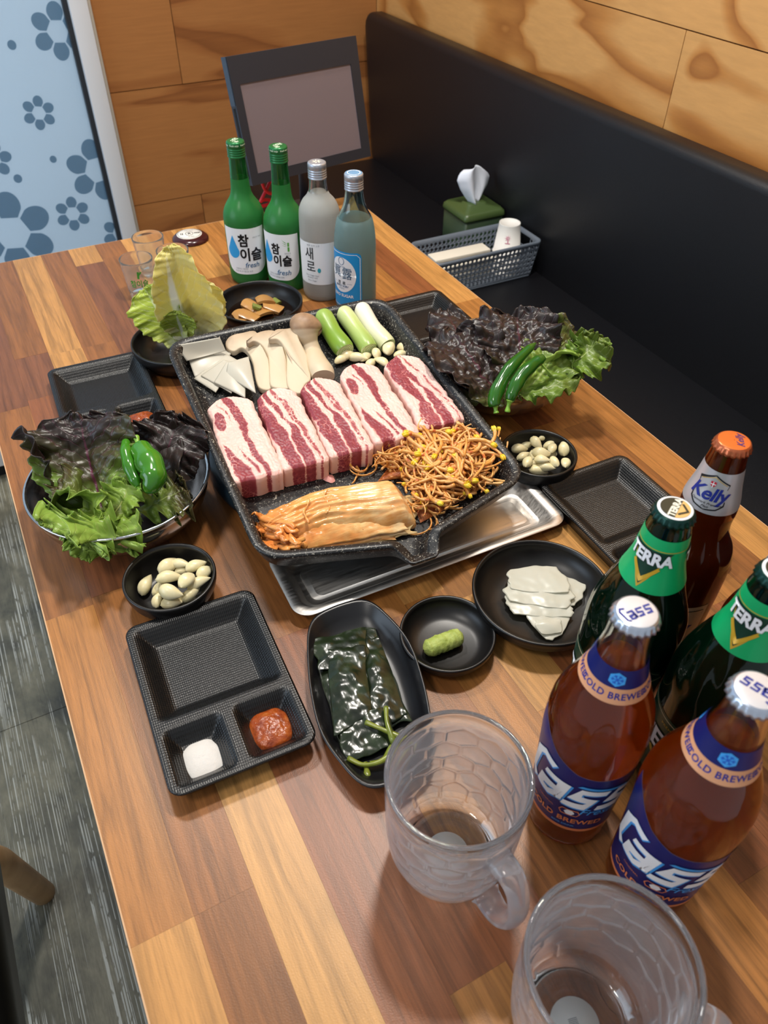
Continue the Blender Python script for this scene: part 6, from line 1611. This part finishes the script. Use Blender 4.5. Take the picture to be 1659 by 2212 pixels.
# wasabi
k = NT('wasabi'); v = k.coord(); k.p(Base_Color=k.ramp(k.noise(v, 120, 4), [(.3, '#8f9f43'), (.7, '#a9b662')]), Roughness=.6, Normal=k.bump(k.noise(v, 380, 3), .6, .0012)); M_WAS = k.m
A, B = at(915, 1404, .0135), at(1000, 1371, .0135); L = (B-A).length; O = (A+B)/2; n = 40; rows = []
for j in range(n+1):
    t = j/n; x_ = -L/2+L*t; w = .0092*(1-.15*abs(2*t-1)**3)*(min(1, .02+t*9)**.5)*(min(1, .02+(1-t)*9)**.5); row = []
    for i in range(28):
        a = 2*PI*i/28; q = w*(1+.13*nz(x_*260, math.cos(a)*2.2, math.sin(a)*2.2)+.06*nz(x_*700, a*3)); row.append((x_, q*math.cos(a), max(-.0085, q*math.sin(a))))
    rows.append(row)
ws = MB().grid(rows, 0, closed_u=True).obj('wasabi', M_WAS, None, (O.x, O.y, TZ+.0128), (0, 0, math.atan2((B-A).y, (B-A).x))); tag(ws, 'short log of pale green wasabi in its small dish', 'condiment')

# salt and red paste
def heap_mesh(name, rx, ry, h, mat, rough, fr, seed, edge=.1, pw=.6):
    rows = []
    for j in range(17):
        k_ = 1-j/16; row = []
        for i in range(48):
            a = 2*PI*i/48; q = 1+edge*nz(math.cos(a)*1.6+seed, math.sin(a)*1.6, seed); e = 3.0
            x_ = rx*k_*q*math.copysign(abs(math.cos(a))**(2/e), math.cos(a)); y_ = ry*k_*q*math.copysign(abs(math.sin(a))**(2/e), math.sin(a))
            row.append((x_, y_, .0001+h*(1-k_**2.2)**pw+rough*(nz(x_*fr+seed, y_*fr, seed)+.5*nz(x_*fr*2.3, y_*fr*2.3, seed))*(1-k_**4)))
        rows.append(row)
    return MB().grid(rows, 0, closed_u=True).data(name, mat)
M_SALT = simple('salt', '#d3d0cc', .7, bump=.5, bscale=900, bdist=.0006)
k = NT('red_bean_paste'); v = k.coord(); k.p(Base_Color=k.ramp(k.noise(v, 110, 4, .6), [(.3, '#742a0a'), (.55, '#98430f'), (.8, '#ad6222')]), Roughness=.22, Specular_IOR_Level=.6, Normal=k.bump(k.noise(v, 210, 4), .6, .0025)); M_PASTE = k.m
def in_plate(o, key, x_, y_, z): o.matrix_world = PLATES[key].matrix_world @ Matrix.Translation((x_, y_, z)); return o
bpy.context.view_layer.update()
o = in_plate(link('salt', heap_mesh('salt', .0165, .0185, .0048, M_SALT, .0004, 300, 2, .10, .8)), 'front', -.0320, -.0635, .0063); tag(o, 'white salt heap in the near corner well of the front sauce plate', 'condiment')
o = in_plate(link('red_paste', heap_mesh('red_paste', .0190, .0195, .0082, M_PASTE, .0012, 160, 5, .08, .5)), 'front', .0318, -.0610, .0063); tag(o, 'glossy red paste in the well beside the salt', 'condiment', 'red paste in the sauce plates')
o = in_plate(link('red_paste', heap_mesh('red_paste', .0190, .0195, .0082, M_PASTE, .0012, 160, 8, .08, .5)), 'left', .0318, -.0610, .0063); tag(o, 'red paste peeking out behind the lettuce of the table-edge bowl', 'condiment', 'red paste in the sauce plates')

# pickled radish slices
def mat_radish():
    k = NT('pickled_radish'); v = k.coord(); k.p(Base_Color=k.mix(k.noise(v, 40, 3), lin('#e4e3d8'), lin('#d8d7c8')), Roughness=.28, Specular_IOR_Level=.45, Alpha=.86, Normal=k.bump(k.noise(v, 50, 2), .12, .001)); k.translucent(.28, lin('#e3e2cf')); return k.m
M_RAD = mat_radish()
for kx, (lab, pts, bu, re_) in enumerate((
        ('pale radish slice at the bottom, its wet side sticking out to the bottles', [(1178, 1232, .0120), (1274, 1262, .0135), (1248, 1312, .0110), (1140, 1300, .0100)], .0015, .03),
        ('pale radish slice folded over at the near side of the pile', [(1122, 1318, .0105), (1240, 1318, .0105), (1216, 1372, .0085), (1182, 1386, .0075)], .0040, .03),
        ('small rolled radish slice end at the near edge of the pile', [(1150, 1340, .0140), (1212, 1336, .0140), (1216, 1368, .0105), (1168, 1372, .0105)], .0050, .03),
        ('pale radish slice in the middle of the pile, its edge a long arc', [(1086, 1272, .0135), (1235, 1300, .0150), (1240, 1336, .0115), (1100, 1330, .0105)], .0030, .03),
        ('pale radish slice just below the top of the pile', [(1090, 1250, .0160), (1245, 1275, .0175), (1232, 1318, .0150), (1092, 1300, .0140)], .0030, .03),
        ('pale radish slice on top of the pile with a torn corner', [(1095, 1228, .0175), (1208, 1219, .0190), (1244, 1284, .0190), (1100, 1276, .0170)], .0025, .03))):
    me, cen = patch_mesh('radish_slice', [at(*p) for p in pts], M_RAD, 28, 28, bu*.5, .0012, 45, seed=kx*4+2, rough_edge=re_+.03, rnd=.5)
    o = thick(link('radish_slice', me, None, cen+Vector((0, 0, TZ))), .0011); tag(o, lab, 'radish', 'pickled radish slices')

# dark pickled leaves in the oval dish
def mat_pickle():
    k = NT('soy_pickled_leaf'); tc = k.n('ShaderNodeTexCoord'); v = k.coord()
    w = k.noise(k.coord(scale=(1, .25, 1)), 120, 3); n_ = k.noise(v, 45, 4)
    c = k.ramp(n_, [(.3, '#10160d'), (.55, '#1f2a17'), (.75, '#33402a')])
    k.p(Base_Color=c, Roughness=.22, Specular_IOR_Level=.55, Normal=k.bump(k.math('ADD', w, n_), .16, .003)); return k.m
M_PKL = mat_pickle(); M_PST = simple('pickled_stem', '#5c6a24', .22, var='#7c842f', vscale=60)
for kx, (lab, pts, bu, wr) in enumerate((
        ('large dark pickled leaf spread at the bottom of the oval dish', [(668, 1392, .0105), (806, 1358, .0125), (888, 1560, .0095), (738, 1628, .0080)], .004, .0022),
        ('dark pickled leaf folded along the bottle side of the oval dish', [(778, 1372, .0165), (818, 1378, .0150), (880, 1545, .0120), (800, 1570, .0150)], .004, .0024),
        ('dark pickled leaf flap folded over the far end of the oval dish', [(672, 1382, .0165), (790, 1354, .0175), (800, 1440, .0165), (690, 1450, .0150)], .004, .0022),
        ('narrow dark pickled leaf lying on top along the oval dish', [(706, 1402, .0190), (786, 1395, .0200), (806, 1545, .0175), (722, 1590, .0150)], .005, .0024),
        ('crumpled dark pickled leaf at the stem end of the oval dish', [(722, 1560, .0150), (830, 1530, .0150), (868, 1602, .0110), (752, 1650, .0100)], .004, .0030))):
    me, cen = patch_mesh('pickled_leaf', [at(*p) for p in pts], M_PKL, 40, 50, bu, wr, 48, seed=kx*3+1, rough_edge=.05)
    o = thick(link('pickled_leaf', me, None, cen+Vector((0, 0, TZ))), .0006); tag(o, lab, 'leaf', 'pickled leaves in the oval dish')
for kx, (lab, pts) in enumerate((('straight olive leaf stem lying across the pickled leaves', [(790, 1560, .0185), (825, 1575, .0190), (862, 1592, .0170), (878, 1606, .014)]), ('olive leaf stem pointing to the far end of the oval dish', [(834, 1528, .0205), (836, 1560, .0210), (846, 1592, .0185), (852, 1606, .016)]),
        ('curved olive leaf stem round the near end of the oval dish', [(752, 1638, .0125), (785, 1652, .0135), (822, 1645, .0145), (850, 1622, .0150), (862, 1594, .0150)]), ('short olive leaf stem by the curved one', [(800, 1650, .0120), (830, 1640, .0125), (848, 1612, .0135)]), ('stub of olive stem sticking out to the mug', [(788, 1648, .0110), (792, 1664, .0105), (794, 1680, .0105)]))):
    P = [at(*p)+Vector((0, 0, TZ)) for p in pts]; O = P[0].copy()
    o = MB().tube(spline([p-O for p in P], 24), [.0026-.0006*math.sin(q*.25) for q in range(24)], 10).obj('leaf_stem', M_PST, None, O); tag(o, lab, 'stem', 'stems in the oval dish')

# soy pickled onions
brine = MB().lathe([(.0515, .0150), (.05, .0155), (0, .0155)], 56).obj('soy_brine', simple('soy_brine_dark', '#140a06', .06), None, (KB[0], KB[1], TZ)); tag(brine, 'pool of dark soy brine in the pickle dish', 'sauce')
M_ONI = mat_sheet('pickled_onion', '#c99a5c', '#b47f42', .15, .22); M_GCH = simple('pickled_chili', '#77803a', .25)
def chunk(L, W, th, arc, mat, seed, name):
    def top(u, v): a = (u-.5)*arc; r = W/max(.2, arc); return (r*math.sin(a)*(1+.06*nz(v*3, u*3, seed)), (v-.5)*L*(1-.25*abs(2*u-1)**2), r*math.cos(a)-r+th)
    def bot(u, v): x_, y_, z_ = top(u, v); return x_*.93, y_*.97, z_-th
    V, Fc, U, A = box_grid(12, 8, top, bot, 1); return mesh_data(name, V, Fc, [mat])
for kx, (px, py, z, rz, rx, lab, nm) in enumerate(((546, 660, .021, .5, .15, 'tan pickled onion chunk at the aisle side of the pickle dish', 'onion_chunk'), (573, 648, .026, -.2, -.2, 'tan pickled onion chunk on top of the others at the back', 'onion_chunk'), (590, 662, .021, 1.0, .3, 'tan pickled onion chunk nearest the soju bottles', 'onion_chunk'), (568, 672, .019, .2, -.1, 'tan pickled onion chunk below the green piece', 'onion_chunk'), (540, 681, .020, .8, .2, 'tan pickled onion chunk close to the pan rim', 'onion_chunk'), (526, 684, .017, .1, .1, 'small tan pickled onion chunk half in the brine', 'onion_chunk'), (554, 663, .027, 1.2, .4, 'olive pickled chilli ring on the onion chunks', 'chili_chunk'), (598, 652, .017, .3, .1, 'olive pickled chilli bit floating in the brine', 'chili_chunk'))):
    gch = nm == 'chili_chunk'
    o = link(nm, chunk(.015 if gch else .034, .013 if gch else .031, .0042, 1.8 if gch else 1.25, M_GCH if gch else M_ONI, kx, nm), None, at(px, py, z)+Vector((0, 0, TZ)), (rx, .15, rz)); autosharp(o, 50); tag(o, lab, 'pickle', 'pieces in the pickle dish')
bpy.context.view_layer.update()
